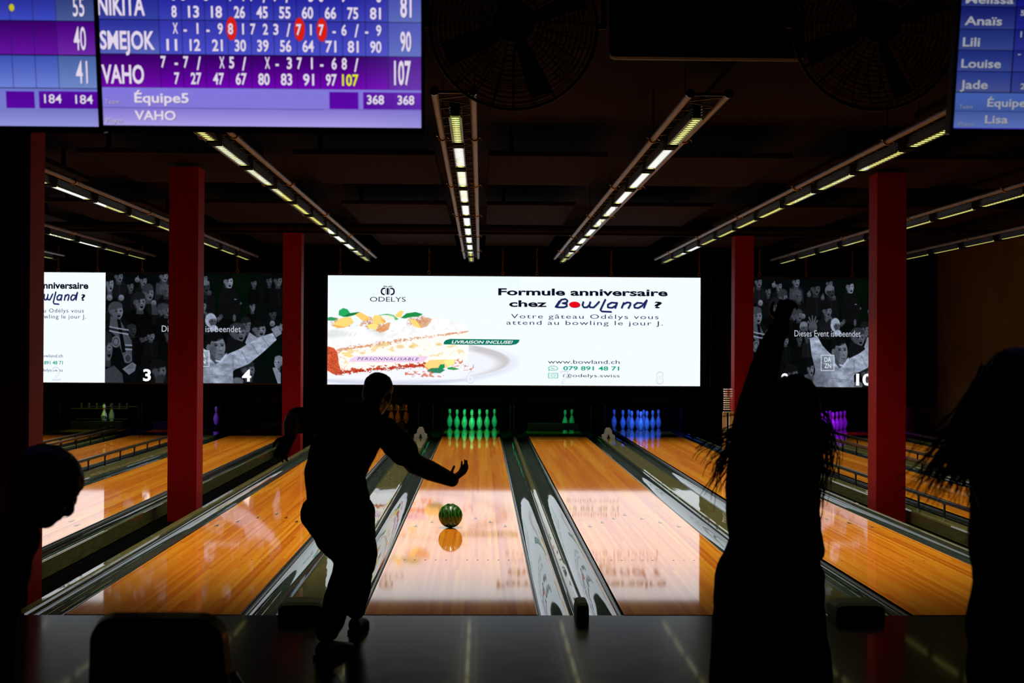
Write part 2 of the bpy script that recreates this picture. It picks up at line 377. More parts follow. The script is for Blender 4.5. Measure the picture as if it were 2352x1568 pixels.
hood(2.30, .30, 'dark green end hood at the foul line beside the woman with raised arm')
def pin_hood(x, label):
    t = thing('capping_end_block', label, 'end block', (x, 15.72, .012), 'pale blocks at the screen end of the cappings')
    pr = [(-.115, 0), (-.115, .055), (-.075, .07), (-.055, .15), (-.03, .185), (.03, .185), (.055, .15), (.075, .07), (.115, .055), (.115, 0)]
    MB().extrude(pr, 0, .16).build('block', M_tan, t)
    MB().add([(-.03, -.012, .0), (.03, -.012, 0), (0, -.012, .08), (-.03, .0, .0), (.03, 0, 0), (0, 0, .08)], [(0, 1, 2), (0, 3, 4, 1), (1, 4, 5, 2), (2, 5, 3, 0)]).build('notch', M_darkm, t)
pin_hood(-1.08, 'pale stepped block at the far end of the capping left of the green pins')
pin_hood(2.30, 'pale stepped block at the far end of the capping left of the blue pins')

# ------------------------------------------------------------------ pin decks
prof = [(1.01, 0), (1.41, .75), (1.95, 2.25), (2.26, 3.375), (2.39, 4.5), (2.30, 5.875), (1.84, 7.25), (1.28, 8.625), (.98, 9.375), (.90, 10), (.935, 10.875), (1.05, 11.75), (1.25, 12.625), (1.27, 13.5), (1.14, 14.2), (.85, 14.7), (.45, 14.95), (0, 15)]
def spl(p):
    out = []
    for i in range(len(p)-1):
        a, b2 = p[i], p[i+1]; out += [a, ((a[0]+b2[0])/2, (a[1]+b2[1])/2)]
    return out+[p[-1]]
pin0 = thing('bowling_pin', 'x', 'bowling pin', (0, 0, 0), 'bowling pins')
MB().lathe([(0, 0)]+[(r*.0254, z*.0254) for r, z in spl(prof)], 20).build('pin_body', M_white, pin0)
for zc in (9.9, 11.0):
    rr = .0254*(.93 if zc < 10.5 else .975)
    MB().lathe([(rr*.98, zc*.0254-.006), (rr*1.04, zc*.0254-.005), (rr*1.05, zc*.0254+.005), (rr*1.0, zc*.0254+.006)], 20).build('neck_stripe', M_rstripe, pin0)
PP = [(0, 0, 'front pin'), (-.1525, .264, 'left of the second row'), (.1525, .264, 'right of the second row'), (-.305, .528, 'left of the third row'), (0, .528, 'middle of the third row'), (.305, .528, 'right of the third row'),
      (-.4575, .792, 'far left of the back row'), (-.1525, .792, 'inner left of the back row'), (.1525, .792, 'inner right of the back row'), (.4575, .792, 'far right of the back row')]
used = False
racks = {6: (range(10), 'green lit rack', 0), 8: (range(10), 'blue lit rack', 0), 10: (range(10), 'purple lit rack', 0), 7: ((5, 9), 'dim two-pin lane', 0),
         3: ((9,), 'lit purple', .03), 2: ((0, 4), 'yellow-green lit far lane', .10), 5: ((3, 5, 7, 8, 9), 'orange lit machine', .08), 1: ((9,), 'faint deck at far left', .03)}
for n, (ids, where, dz) in racks.items():
    for i in ids:
        px, py, nm = PP[i]; loc = (L[n]+px, 18.29+py, dz); lab = 'red-striped bowling pin, %s, %s' % (nm, where)
        if not used: pin0.location = loc; pin0['label'] = lab; used = True
        else: copy_tree(pin0, loc, lab)
pl = {1: 'far left lane', 2: 'green-yellow lit lane', 3: 'purple lit left lane', 4: 'unlit lane left of the columns', 5: 'orange lit lane', 6: 'green lit lane', 7: 'dim lane with two pins', 8: 'blue lit lane', 9: 'unlit lane behind the raised arm', 10: 'purple lit right lane'}
# pinsetters: side walls, rear curtain, sweep, pin table
for n, x in LANES.items():
    t = thing('pinsetter', 'dark pinsetter housing at the end of the '+pl[n], 'pinsetter', (x, 17.2, 0), 'pinsetters')
    for s in (-1, 1):
        MB().box((s*.775-.015, .75, -.2), (s*.775+.015, 2.9, .95)).build('side_wall'
, M_black, t)
        MB().box((s*.755-.004, .73, .02), (s*.755+.004, .75, .60)).build('edge_strip', M_darkm, t)
    MB().box((-.755, 2.6, -.2), (.755, 2.68, .75)).build('rear_cushion', M_black, t)
    if n in (7, 3, 2, 5, 4):
        MB().box((-.50, .55, .035), (.50, .60, .17), bev=.006).box((-.50, .545, .035), (.50, .55, .045), 0).build('sweep_bar', M_blackg, t)
    if n in (2, 5):
        b_ = MB().box((-.55, .75, .40), (.55, .79, .415)).box((-.5, 1.6, .40), (.5, 1.64, .415)).box((-.5, .9, .19), (.5, 1.0, .20))
        for k in range(7): b_.tube([(-.45+k*.15, 1.1, .38), (-.45+k*.15, 1.1, .56)], .03, 10)
        b_.build('pin_table', M_edge, t)

# ------------------------------------------------------------------ green ball
def ball_mat():
    m = mat('green_marble', rough=.25, spec=.3, coat=.35, coatr=.03); tc = nd(m, 'ShaderNodeTexCoord')
    wv = nd(m, 'ShaderNodeTexWave'); wv.inputs['Scale'].default_value = 9; wv.inputs['Distortion'].default_value = 9; wv.inputs['Detail'].default_value = 3; wv.inputs['Detail Scale'].default_value = 1.5
    lk(m, tc.outputs['Object'], wv.inputs['Vector']); r = nd(m, 'ShaderNodeValToRGB'); e = r.color_ramp.elements
    e[0].color = (.003, .030, .006, 1); e[1].color = (.045, .13, .010, 1); e[0].position = .1; k = e.new(.6); k.color = (.010, .065, .009, 1)
    lk(m, wv.outputs[0], r.inputs[0]); lk(m, r.outputs[0], bsdf(m).inputs['Base Color']); return m
bt = thing('bowling_ball', 'green marbled bowling ball rolling down the middle lane', 'bowling ball', (-.27, 3.83+.1, .1085))
bm = bmesh.new(); bmesh.ops.create_icosphere(bm, subdivisions=5, radius=.1085); MB().bm(bm, 0, True).build('ball', ball_mat(), bt)
for dx, dy in ((-.02, .0), (.02, 0), (0, -.045)):
    MB().lathe([(.0, .0), (.0115, .0), (.0125, -.002)], 14, (dx, dy, math.sqrt(.1085**2-dx*dx-dy*dy)+.0008)).build('finger_hole', M_black, bt, None)

# ------------------------------------------------------------------ trusses and LED bars
ln = {1: 'far left lane', 2: 'third lane left of the columns', 3: 'second lane left of the columns', 4: 'lane just left of the columns', 5: 'lane left of the bowler', 6: 'green ball lane', 7: 'lane with two pins', 8: 'blue lit lane', 9: 'lane right of the columns', 10: 'lane along the right wall'}
def truss(x, n):
    t = thing('lighting_truss', 'ladder truss of two grey tubes hung over the '+ln[n], 'truss', (x, 0, 0), 'lighting trusses over the lanes')
    z = 3.215; y0, y1 = .12, 15.3
    for s in (-1, 1):
        MB().tube([(s*.12, y0, z), (s*.12, y1, z)], .024, 12).build('tube', M_alu, t)
        MB().tube([(s*.12, y0-.012, z), (s*.12, y0+.01, z)], .029, 12).build('end_cap', M_blackg, t)
        for y in [1.9+2.9*k for k in range(5)]:
            MB().torus((s*.12, y, z), .030, .006, Matrix.Rotation(math.pi/2, 3, 'X'), 14, 6).tube([(s*.12-.05, y, z+.01), (s*.12-.03, y, z+.005)], .006, 6).tube([(s*.12+.03, y, z+.005), (s*.12+.055, y, z-.012)], .006, 6).tube([(s*.12+.055, y, z-.03), (s*.12+.055, y, z+.01)], .004, 5).build('clamp', M_brass, t)
    m = MB().tube([(-.12, y0+.03, z), (.12, y0+.03, z)], .010, 6)
    k = 0; y = y0+.1
    while y < y1-.2:
        s = 1 if k % 2 else -1; m.tube([(-.12*s, y, z), (.12*s, y+.17, z)], .0055, 5); y += .17; k += 1
    m.build('lacing', M_darkm, t)
    hm = MB()
    for y in (1.9, 7.7, 13.5):
        for s in (-1, 1): hm.tube([(s*.12, y, z), (s*.12, y, ZC-.03)], .004, 5)
    hm.build('suspension_wire', M_darkm, t)
for n, x in LANES.items():
    if n > 1: truss(x, n)
fx0 = thing('led_bar', 'x', 'light', (0, 0, 0), 'LED light bars')
fn = MB().box((-.026, 0, .012), (.026, 1.08, .105))
for k in range(5): fn.box((-.040, 0, .018+k*.018), (.040, 1.08, .025+k*.018))
fn.box((-.043, 0, 0), (-.034, 1.08, .016)).box((.034, 0, 0), (.043, 1.08, .016)).build('housing', M_heat, fx0)
MB().box((-.034, .01, .001), (.034, 1.07, .012)).build('lens', M_lens, fx0)
MB().box((-.042, 1.085, -.012), (.042, 1.27, .11), bev=.006).build('driver_box', M_black, fx0)
MB().tube([(-.0, .25, .07), (0, .25, .115)], .008, 6).tube([(0, .85, .07), (0, .85, .115)], .008, 6).tube([(-.12, .25, .115), (.12, .25, .115)], .006, 6).tube([(-.12, .85, .115), (.12, .85, .115)], .006, 6).build('mounting_bracket', M_darkm, fx0)
used = False; ordn = ['first', 'second', 'third', 'fourth', 'fifth', 'sixth', 'seventh', 'eighth', 'ninth', 'tenth', 'eleventh']
for n, x in LANES.items():
    if n == 1: continue
    for k in range(11):
        loc = (x, .60+k*1.335, 3.135); lab = 'LED light bar over the %s, %s from the camera' % (ln[n], ordn[k])
        if not used: fx0.location = loc; fx0['label'] = lab; used = True
        else: copy_tree(fx0, loc, lab)
# chains holding the screens
ch0 = None; cx = [-8.6, -7.6, -6.9, -6.1, -5.2, -4.4, -2.55, -.95, .38, 1.0, 2.35, 3.95, 5.05, 5.9, 6.75, 7.6]
order = ['leftmost', 'second from left', 'third from left', 'fourth from left', 'fifth from left', 'sixth from left', 'leftmost over the big white screen', 'second over the big white screen', 'third over the big white screen', 'fourth over the big white screen', 'fifth over the big white screen', 'at the right end of the big white screen', 'first over the right crowd screen', 'second over the right crowd screen', 'third over the right crowd screen', 'rightmost of all']
for i, x in enumerate(cx):
    lab = 'rusty hanging chain holding the screens, '+order[i]
    if ch0 is None:
        m = MB(); z = 3.02; k = 0
        while z < 3.42:
            M = Matrix.Rotation(math.pi/2, 3, 'X') if k % 2 == 0 else Matrix.Rotation(math.pi/2, 3, 'Z') @ Matrix.Rotation(math.pi/2, 3, 'X')
            m.torus((0, 0, z), .014, .0035, M, 10, 5, 1.5); z += .033; k += 1
        m.torus((0, 0, 2.985), .026, .006, Matrix.Rotation(math.pi/2, 3, 'X'), 14, 6)
        ch0 = m.build('hanging_chain', M_rustc, loc=(x, 15.88, 0)); tag(ch0, lab, 'chain', 'chains above the screens')
    else: copy_tree(ch0, (x, 15.88, 0), lab)

# ------------------------------------------------------------------ picture painting for the screens
class Ras:
    def __init__(s, w_, h_, bg): s.w = w_; s.h = h_; s.a = np.zeros((h_, w_, 3)); s.a[:] = bg; s.Y, s.X = np.mgrid[0:h_, 0:w_].astype(float)
    def mix(s, m, c): s.a += (np.asarray(c, float)-s.a)*np.clip(m, 0, 1)[..., None]
    def ell(s, x, y, rx, ry, c, al=1, soft=1, rot=0):
        dx = s.X-x; dy = s.Y-y
        if rot: ca, sa = math.cos(rot), math.sin(rot); dx, dy = dx*ca+dy*sa, -dx*sa+dy*ca
        d = np.sqrt((dx/rx)**2+(dy/ry)**2); s.mix(np.clip((1-d)*min(rx, ry)/soft+.5, 0, 1)*al, c)
    def pm(s, pts, ss=3):
        pts = np.array(pts, float); x0 = max(int(pts[:, 0].min())-1, 0); x1 = min(int(pts[:, 0].max())+2, s.w); y0 = max(int(pts[:, 1].min())-1, 0); y1 = min(int(pts[:, 1].max())+2, s.h)
        m = np.zeros((s.h, s.w))
        if x1 <= x0 or y1 <= y0: return m
        acc = np.zeros((y1-y0, x1-x0)); gy, gx = np.mgrid[y0:y1, x0:x1].astype(float)
        for i in range(ss):
            for j in range(ss):
                px = gx+(i+.5)/ss-.5; py = gy+(j+.5)/ss-.5; ins = np.zeros(px.shape, bool)
                for k in range(len(pts)):
                    xa, ya = pts[k]; xb, yb = pts[(k+1) % len(pts)]
                    if ya == yb: continue
                    c = ((ya > py) != (yb > py)) & (px < (xb-xa)*(py-ya)/(yb-ya)+xa); ins ^= c
                acc += ins
        m[y0:y1, x0:x1] = acc/ss/ss; return m
    def poly(s, pts, c, al=1): s.mix(s.pm(pts)*al, c)
    def rect(s, x0, y0, x1, y1, c, al=1):
        m = np.clip(s.X-x0+.5, 0, 1)*np.clip(x1-s.X+.5, 0, 1)*np.clip(s.Y-y0+.5, 0, 1)*np.clip(y1-s.Y+.5, 0, 1); s.mix(m*al, c)
    def grad(s, x0, y0, x1, y1, c0, c1, horiz=False):
        m = np.clip(s.X-x0+.5, 0, 1)*np.clip(x1-s.X+.5, 0, 1)*np.clip(s.Y-y0+.5, 0, 1)*np.clip(y1-s.Y+.5, 0, 1)
        t = np.clip((s.X-x0)/(x1-x0) if horiz else (s.Y-y0)/(y1-y0), 0, 1)[..., None]
        s.a += ((np.array(c0, float)*(1-t)+np.array(c1, float)*t)-s.a)*m[..., None]
def nz2(w_, h_, sc, seed, sx=1.0):
    r = np.random.RandomState(seed); out = np.zeros((h_, w_)); amp = 1; tot = 0
    for o in range(3):
        gh, gw = int(h_/sc)+3, int(w_/(sc*sx))+3; g = r.rand(gh, gw)
        y = np.arange(h_)/sc; x = np.arange(w_)/(sc*sx); yi = y.astype(int); xi = x.astype(int); fy = (y-yi)[:, None]; fx = (x-xi)[None]
        fy = fy*fy*(3-2*fy); fx = fx*fx*(3-2*fx)
        v = (g[yi][:, xi]*(1-fx)+g[yi][:, xi+1]*fx)*(1-fy)+(g[yi+1][:, xi]*(1-fx)+g[yi+1][:, xi+1]*fx)*fy
        out += v*amp; tot += amp; amp *= .6; sc = max(sc/2, 1)
    return out/tot
def grid_mesh(name, ras, frame, m, parent, u0=0, v0=0, off=.003):
    """frame(u,v,depth) maps picture pixels to a place on the panel"""
    h_, w_ = ras.h, ras.w; P0 = np.array(frame(u0, v0, off)); PU = np.array(frame(u0+1, v0, off))-P0; PV = np.array(frame(u0, v0+1, off))-P0
    U, V = np.meshgrid(np.arange(w_), np.arange(h_)); k = np.array([w_/(w_-1.), h_/(h_-1.)])
    co = P0+(U*k[0])[..., None]*PU+(V*k[1])[..., None]*PV
    idx = (V*w_+U); f = np.stack([idx[:-1, :-1], idx[1:, :-1], idx[1:, 1:], idx[:-1, 1:]], -1).reshape(-1, 4)
    me = bpy.data.meshes.new(name); me.vertices.add(h_*w_); me.vertices.foreach_set('co', co.reshape(-1)); nf = len(f)
    me.loops.add(nf*4); me.loops.foreach_set('vertex_index', f.reshape(-1)); me.polygons.add(nf); me.polygons.foreach_set('loop_start', np.arange(nf)*4)
    me.update(); at_ = me.color_attributes.new('Col', 'FLOAT_COLOR', 'POINT'); c = np.ones((h_*w_, 4)); c[:, :3] = lin(np.clip(ras.a, 0, 255)).reshape(-1, 3)
    at_.data.foreach_set('color', c.reshape(-1)); me.materials.append(m); me.validate(); o = bpy.data.objects.new(name, me); COL.objects.link(o); o.parent = parent; return o
_tc = {}
def glyphs(s, bold=0, spacing=1.0):
    key = (s, bold, spacing)
    if key in _tc: return _tc[key]
    c = bpy.data.curves.new('t', 'FONT'); c.body = s; c.offset = bold; c.space_character = spacing; c.resolution_u = 3
    o = bpy.data.objects.new('t', c); me = o.to_mesh(); me.calc_loop_triangles()
    v = np.array([q.co[:] for q in me.vertices]).reshape(-1, 3); t = [tuple(q.vertices) for q in me.loop_triangles]; o.to_mesh_clear()
    bpy.data.objects.remove(o); bpy.data.curves.remove(c); _tc[key] = (v, t); return _tc[key]
CAPH = None
class Letters:
    def __init__(s, frame, off=.006): s.fr = frame; s.v = []; s.f = []; s.c = []; s.off = off
    def _put(s, uv, tris, col, d):
        b_ = len(s.v); P0 = np.array(s.fr(0, 0, d)); PU = np.array(s.fr(1, 0, d))-P0; PV = np.array(s.fr(0, 1, d))-P0
        for u, v in uv: s.v.append(tuple(P0+PU*u+PV*v)); s.c.append((*lin(col), 1))
        s.f += [tuple(b_+i for i in t) for t in tris]
    def text(s, st, x0, x1, yb, cap, col, bold=0, shear=0, rise=0, shadow=None, lv=0, spacing=1.0):
        global CAPH
        if CAPH is None: CAPH = glyphs('H')[0][:, 1].max()
        v, t = glyphs(st, bold, spacing)
        if len(v) == 0: return
        if st == '1': xm = (x0+x1)/2; x0, x1 = xm-(x1-x0)*.24, xm+(x1-x0)*.24
        X = v[:, 0]+shear*v[:, 1]; X = (X-X.min())/(X.max()-X.min()); k = cap/CAPH
        u = x0+X*(x1-x0); w_ = yb-v[:, 1]*k+rise*X
        if shadow is not None: s._put(zip(u+.9, w_+.9), t, shadow, s.off+lv*.0015-.0008)
        s._put(zip(u, w_), t, col, s.off+lv*.0015)
    def poly(s, pts, col, lv=0):
        """convex polygon"""
        s._put(pts, [(0, i, i+1) for i in range(1, len(pts)-1)], col, s.off+lv*.0015)
    def ell(s, x, y, rx, ry, col, lv=0, n=28): s.poly([(x+rx*math.cos(2*math.pi*i/n), y+ry*math.sin(2*math.pi*i/n)) for i in range(n)], col, lv)
    def stroke(s, pts, wd, col, lv=0, round_=True):
        for (xa, ya), (xb, yb) in zip(pts[:-1], pts[1:]):
            dx, dy = xb-xa, yb-ya; l = math.hypot(dx, dy) or 1; nx, ny = -dy/l*wd/2, dx/l*wd/2
            s.poly([(xa+nx, ya+ny), (xb+nx, yb+ny), (xb-nx, yb-ny), (xa-nx, ya-ny)], col, lv)
        if round_:
            for x, y in pts: s.ell(x, y, wd/2, wd/2, col, lv, 8)
    def arc(s, x, y, rx, ry, a0, a1, wd, col, lv=0, n=14): s.stroke([(x+rx*math.cos(math.radians(a0+(a1-a0)*i/n)), y+ry*math.sin(math.radians(a0+(a1-a0)*i/n))) for i in range(n+1)], wd, col, lv, False)
    def flush(s, name, parent):
        if s.v: o = s.build(name, parent); s.v, s.f, s.c = [], [], []; return o
    def build(s, name, parent):
        me = bpy.data.meshes.new(name); me.from_pydata(s.v, [], s.f); a = me.color_attributes.new('Col', 'FLOAT_COLOR', 'POINT')
        a.data.foreach_set('color', np.array(s.c).reshape(-1)); me.materials.append(M_vct); o = bpy.data.objects.new(name, me); COL.objects.link(o); o.parent = parent; return o

# ---- crowd picture, 438 x 249
def crowd():
    r = Ras(438, 249, (3, 7, 8)); W2 = (3, 7, 8)
    n1 = nz2(438, 249, 26, 3); r.mix((n1 > .52)*.6, (8, 11, 14)); r.ell(300, 60, 60, 70, (2, 16, 4), .7, 40); r.ell(160, 140, 50, 60, (2, 12, 5), .6, 40); r.ell(390, 190, 30, 60, (2, 14, 5), .6, 30)
    Lc = lambda x, y: (x/5.226-2, y/5.226-28); Rc = lambda x, y: ((x/5.226-16)*1.2, y/5.226-40)
    tint = lambda g: (g*208, g*222, g*252)
    fn_ = nz2(438, 249, 6, 9)
    def body(x, y, wd, ht, g):
        r.poly([(x-wd*.35, y), (x+wd*.35, y), (x+wd, y+ht*.25), (x+wd*1.1, y+ht), (x-wd*1.1, y+ht), (x-wd, y+ht*.25)], tint(g), 1)
        r.poly([(x-wd*.05, y+ht*.1), (x+wd*.1, y+ht*.1), (x+wd*.3, y+ht), (x+wd*.12, y+ht)], tint(g*1.9), .6)
    def head(p, rx, ry, g, hair=.03, mouth=1, d=1, hairh=.5, rot=0, bod=None):
        x, y = p; rx /= 5.226; ry /= 5.226
        if bod is not None: body(x, y+ry*.7, rx*1.9, ry*4, bod)
        r.poly([(x-rx*.5, y+ry*.3), (x+rx*.5, y+ry*.3), (x+rx*.6, y+ry*1.5), (x-rx*.6, y+ry*1.5)], tint(g*.55))
        r.ell(x-d*.25*rx, y-ry*.28, rx*1.12, ry*.95, tint(hair), 1, 1.5)                      # hair mass
        r.ell(x-d*.88*rx, y+ry*.05, rx*.2, ry*.24, tint(g*.8), 1, 1)                          # ear
        r.ell(x+d*.06*rx, y+ry*.06, rx*.86, ry*.86, tint(g), 1, 1.5); r.ell(x+d*.16*rx, y+ry*.42, rx*.62, ry*.6, tint(g*.96), 1, 1.5)
        r.ell(x-d*.45*rx, y+ry*.2, rx*.5, ry*.8, tint(g*.55), .55, 4)                          # cheek in shade
        r.ell(x-d*.15*rx, y-ry*.72, rx*1.0, ry*hairh, tint(hair), 1, 1.5)
        r.ell(x+d*.3*rx, y-ry*.25, rx*.30, ry*.16, tint(g*1.25), .5, 2)
        for q in (-.12, .55): r.ell(x+d*q*rx, y-ry*.02, rx*.17, ry*.085, tint(g*.18), .9, 1); r.rect(x+d*q*rx-rx*.2, y-ry*.2, x+d*q*rx+rx*.2, y-ry*.14, tint(g*.35), .8)
        r.ell(x+d*.36*rx, y+ry*.2, rx*.10, ry*.16, tint(g*1.2), .6, 1.5); r.ell(x+d*.32*rx, y+ry*.33, rx*.14, ry*.05, tint(g*.35), .7, 1)
        if mouth: r.ell(x+d*.3*rx, y+ry*.58, rx*.26, ry*.20, tint(.03), 1, 1); r.ell(x+d*.3*rx, y+ry*.47, rx*.18, ry*.05, tint(min(g*1.5, .9)), .7, 1)
        else: r.rect(x+d*.1*rx, y+ry*.55, x+d*.5*rx, y+ry*.61, tint(g*.4), .9)
    def fist(p, R_, g, fingers=0, ang=-1.5, spread=.35):
        x, y = p; R_ /= 5.226*(1.0 if fingers > 3 else 1.2); g *= .8; r.ell(x, y, R_, R_*1.05, tint(g), 1, 1.5); r.ell(x-R_*.2, y+R_*.5, R_*.8, R_*.5, tint(g*.6), .5, 3)
        for k in range(4): r.ell(x+R_*(-.55+.36*k), y-R_*.55, R_*.16, R_*.3, tint(min(g*1.15, 1)), .8, 1)
        for k in range(fingers):
            a = ang+(k-(fingers-1)/2)*spread; L_ = R_*(2.1 if k not in (0, fingers-1) else 1.6); nx, ny = -math.sin(a)*R_*.17, math.cos(a)*R_*.17
            ex, ey = x+math.cos(a)*L_, y+math.sin(a)*L_; r.poly([(x+nx, y+ny), (ex+nx, ey+ny), (ex-nx, ey-ny), (x-nx, y-ny)], tint(g)); r.ell(ex, ey, R_*.17, R_*.17, tint(g))
    head(Lc(1975, 225), 35, 62, .30, bod=.03); head(Lc(2080, 225), 52, 66, .34, mouth=0, bod=.04); head(Lc(1790, 255), 34, 52, .36, bod=.03)
    head(Lc(1775, 530), 34, 62, .42, mouth=0, hairh=.6, bod=.03); head(Lc(2020, 620), 46, 56, .24, bod=.04)
    head(Lc(1485, 240), 56, 86, .56, bod=.06); r.poly([Lc(1390, 320), Lc(1560, 320), Lc(1640, 500), Lc(1600, 700), Lc(1380, 700), Lc(1370, 450)], tint(.055)); r.ell(*Lc(1568, 452), 3, 1, tint(.5)); r.ell(*Lc(1558, 670), 3.4, 8, tint(.32))
    r.ell(*Lc(1635, 500), 2, 3, tint(.3))
    head(Lc(170, 190), 52, 64, .38, bod=.08); head(Lc(60, 275), 50, 92, .50, bod=.07); head(Lc(310, 300), 38, 62, .34, bod=.05)
    head(Lc(462, 235), 46, 62, .42, bod=.06); fist(Lc(390, 228), 34, .55, 1, -1.35)
    head(Lc(710, 185), 54, 62, .44, bod=.12); r.poly([Lc(620, 260), Lc(700, 280), Lc(690, 400), Lc(620, 400)], tint(.22))
    head(Rc(900, 330), 70, 70, .30, bod=.06); fist(Rc(820, 400), 34, .42, 2, -1.4); head(Rc(1065, 265), 48, 55, .36); head(Rc(1080, 370), 60, 68, .20, hair=.40, d=1, bod=.06); fist(Rc(985, 440), 30, .42, 3, -1.45); fist(Rc(1120, 440), 34, .30)
    head(Lc(740, 360), 60, 66, .30, hair=.28, mouth=0, bod=.05); head(Lc(530, 385), 62, 84, .42, hair=.20, hairh=.62, bod=.05)
    head(Lc(425, 490), 72, 96, .40, hair=.10, bod=.02); fist(Lc(590, 500), 38, .52); r.poly([Lc(560, 530), Lc(620, 520), Lc(640, 640), Lc(570, 640)], tint(.22))
    fist(Lc(200, 440), 40, .58); r.poly([Lc(20, 480), Lc(140, 440), Lc(160, 500), Lc(20, 600)], tint(.02)); fist(Lc(60, 440), 42, .55)
    head(Lc(150, 600), 78, 92, .46, hair=.26, d=1, bod=.05); head(Lc(715, 595), 66, 76, .38, hair=.2, mouth=0); r.poly([Lc(560, 780), Lc(760, 640), Lc(790, 800), Lc(700, 1000), Lc(600, 900)], tint(.02))
    head(Lc(335, 825), 52, 62, .20, hair=.14, bod=.03); head(Lc(480, 925), 56, 66, .28, mouth=0, bod=.02); head(Lc(565, 885), 42, 60, .42, mouth=0, bod=.02)
    r.poly([Lc(430, 980), Lc(540, 930), Lc(560, 1100), Lc(440, 1150)], tint(.02))
    # striped scarf
    r.poly([Lc(70, 660), Lc(170, 670), Lc(330, 950), Lc(335, 1190), Lc(250, 1210), Lc(150, 900), Lc(60, 830)], tint(.30)); r.poly([Lc(150, 690), Lc(190, 700), Lc(260, 1080), Lc(215, 1090)], tint(.03))
    for y in (775, 800, 825): r.poly([Lc(60, y), Lc(150, y+18), Lc(290, y+40), Lc(290, y+54), Lc(150, y+32), Lc(60, y+12)], tint(.62 if y != 800 else .04))
    for y in (990, 1015, 1040): r.poly([Lc(250, y), Lc(335, y+4), Lc(335, y+18), Lc(250, y+14)], tint(.62 if y != 1015 else .04))
    r.ell(*Lc(140, 960), 10, 13, tint(.42)); r.ell(*Lc(140, 960), 7.5, 10, tint(.22)); r.ell(*Lc(140, 960), 5, 7, tint(.5), .7, 3); r.ell(*Lc(285, 1155), 9, 11, tint(.36)); r.ell(*Lc(285, 1155), 6, 8, tint(.2))
    head(Lc(40, 1030), 66, 150, .34, hair=.12, bod=None); r.ell(*Lc(60, 1030), 6, 5, tint(.7), .5, 1); r.ell(*Lc(60, 1030), 4.5, 3.5, tint(.3))
    r.poly([Lc(10, 1290), Lc(120, 1240), Lc(220, 1340), Lc(235, 1460), Lc(10, 1460)], tint(.24)); r.poly([Lc(220, 1280), Lc(340, 1200), Lc(385, 1230), Lc(370, 1300), Lc(300, 1350)], tint(.46))
    for k in range(4): r.poly([Lc(250+k*26, 1290-k*6), Lc(258+k*26, 1290-k*6), Lc(350+k*10, 1215+k*14), Lc(344+k*10, 1212+k*14)], tint(.2), .7)
    r.ell(*Lc(585, 1125), 9.5, 9, tint(.55)); head(Lc(560, 1200), 90, 100, .05, hair=.04); head(Lc(665, 1300), 84, 108, .34, hair=.06, mouth=0, bod=.07); r.ell(*Lc(690, 1380), 11, 7, tint(.14), .8, 3)
    head(Rc(1040, 595), 66, 72, .42, hair=.05, bod=.08); head(Rc(700, 650), 60, 62, .38, hair=.22, bod=.03); fist(Rc(755, 660), 36, .5)
    head(Rc(770, 800), 52, 62, .34, hair=.46, bod=.03); head(Rc(870, 760), 44, 54, .3); r.ell(*Rc(1060, 700), 10, 9, tint(.3)); r.poly([Rc(960, 800), Rc(1080, 680), Rc(1090, 820), Rc(980, 860)], tint(.10))
    head(Rc(540, 950), 42, 54, .42, bod=.05); head(Rc(710, 930), 40, 62, .3, bod=.03); head(Rc(800, 910), 36, 52, .34, bod=.08); head(Rc(845, 1285), 48, 86, .46, hair=.05, hairh=.6, bod=.12)
    r.poly([Rc(770, 1360), Rc(820, 1350), Rc(830, 1500), Rc(770, 1500)], tint(.3)); r.poly([Rc(860, 1380), Rc(900, 1340), Rc(920, 1500), Rc(870, 1500)], tint(.32))
    # white hood, people round the front man
    r.ell(*Lc(1275, 700), 13, 16, tint(.72), 1, 2); head(Lc(1300, 715), 44, 58, .36, hair=.66, hairh=.2, mouth=0); fist(Lc(1375, 690), 30, .40, 4, -1.0, .3); r.ell(*Lc(1310, 795), 10, 7, tint(.7), 1, 2)
    r.ell(*Lc(1450, 745), 16, 13, tint(.03), 1, 2); head(Lc(1708, 755), 54, 82, .40, hair=.10, mouth=0, bod=.04); head(Lc(1860, 805), 82, 88, .46, hair=.05, bod=None)
    r.poly([Lc(1690, 960), Lc(1740, 840), Lc(1830, 900), Lc(1900, 900), Lc(1850, 960), Lc(1720, 1010)], tint(.62)); head(Lc(1612, 850), 92, 98, .40, hair=.20, bod=None)
    r.poly([Lc(1450, 1090), Lc(1480, 900), Lc(1560, 920), Lc(1690, 960), Lc(1700, 1050), Lc(1620, 1110)], tint(.07))
    fist(Lc(2015, 735), 38, .56); fist(Lc(2100, 800), 46, .58, 2, -1.1); r.poly([Lc(2000, 800), Lc(2070, 760), Lc(2130, 850), Lc(2060, 900)], tint(.55))
    head(Lc(1735, 1285), 76, 96, .38, hair=.14, bod=.05); r.ell(*Lc(1600, 1420), 14, 9, tint(.4), 1, 2); head(Lc(2085, 1195), 48, 66, .56, hair=.5, mouth=0, d=-1); r.poly([Lc(2020, 1260), Lc(2060, 1250), Lc(2120, 1320), Lc(2118, 1460), Lc(2090, 1460)], tint(.62), .9)
    # front man in a white quilted jacket, both arms up
    jk = tint(.78); puff = nz2(438, 249, 9, 21, 2.2)
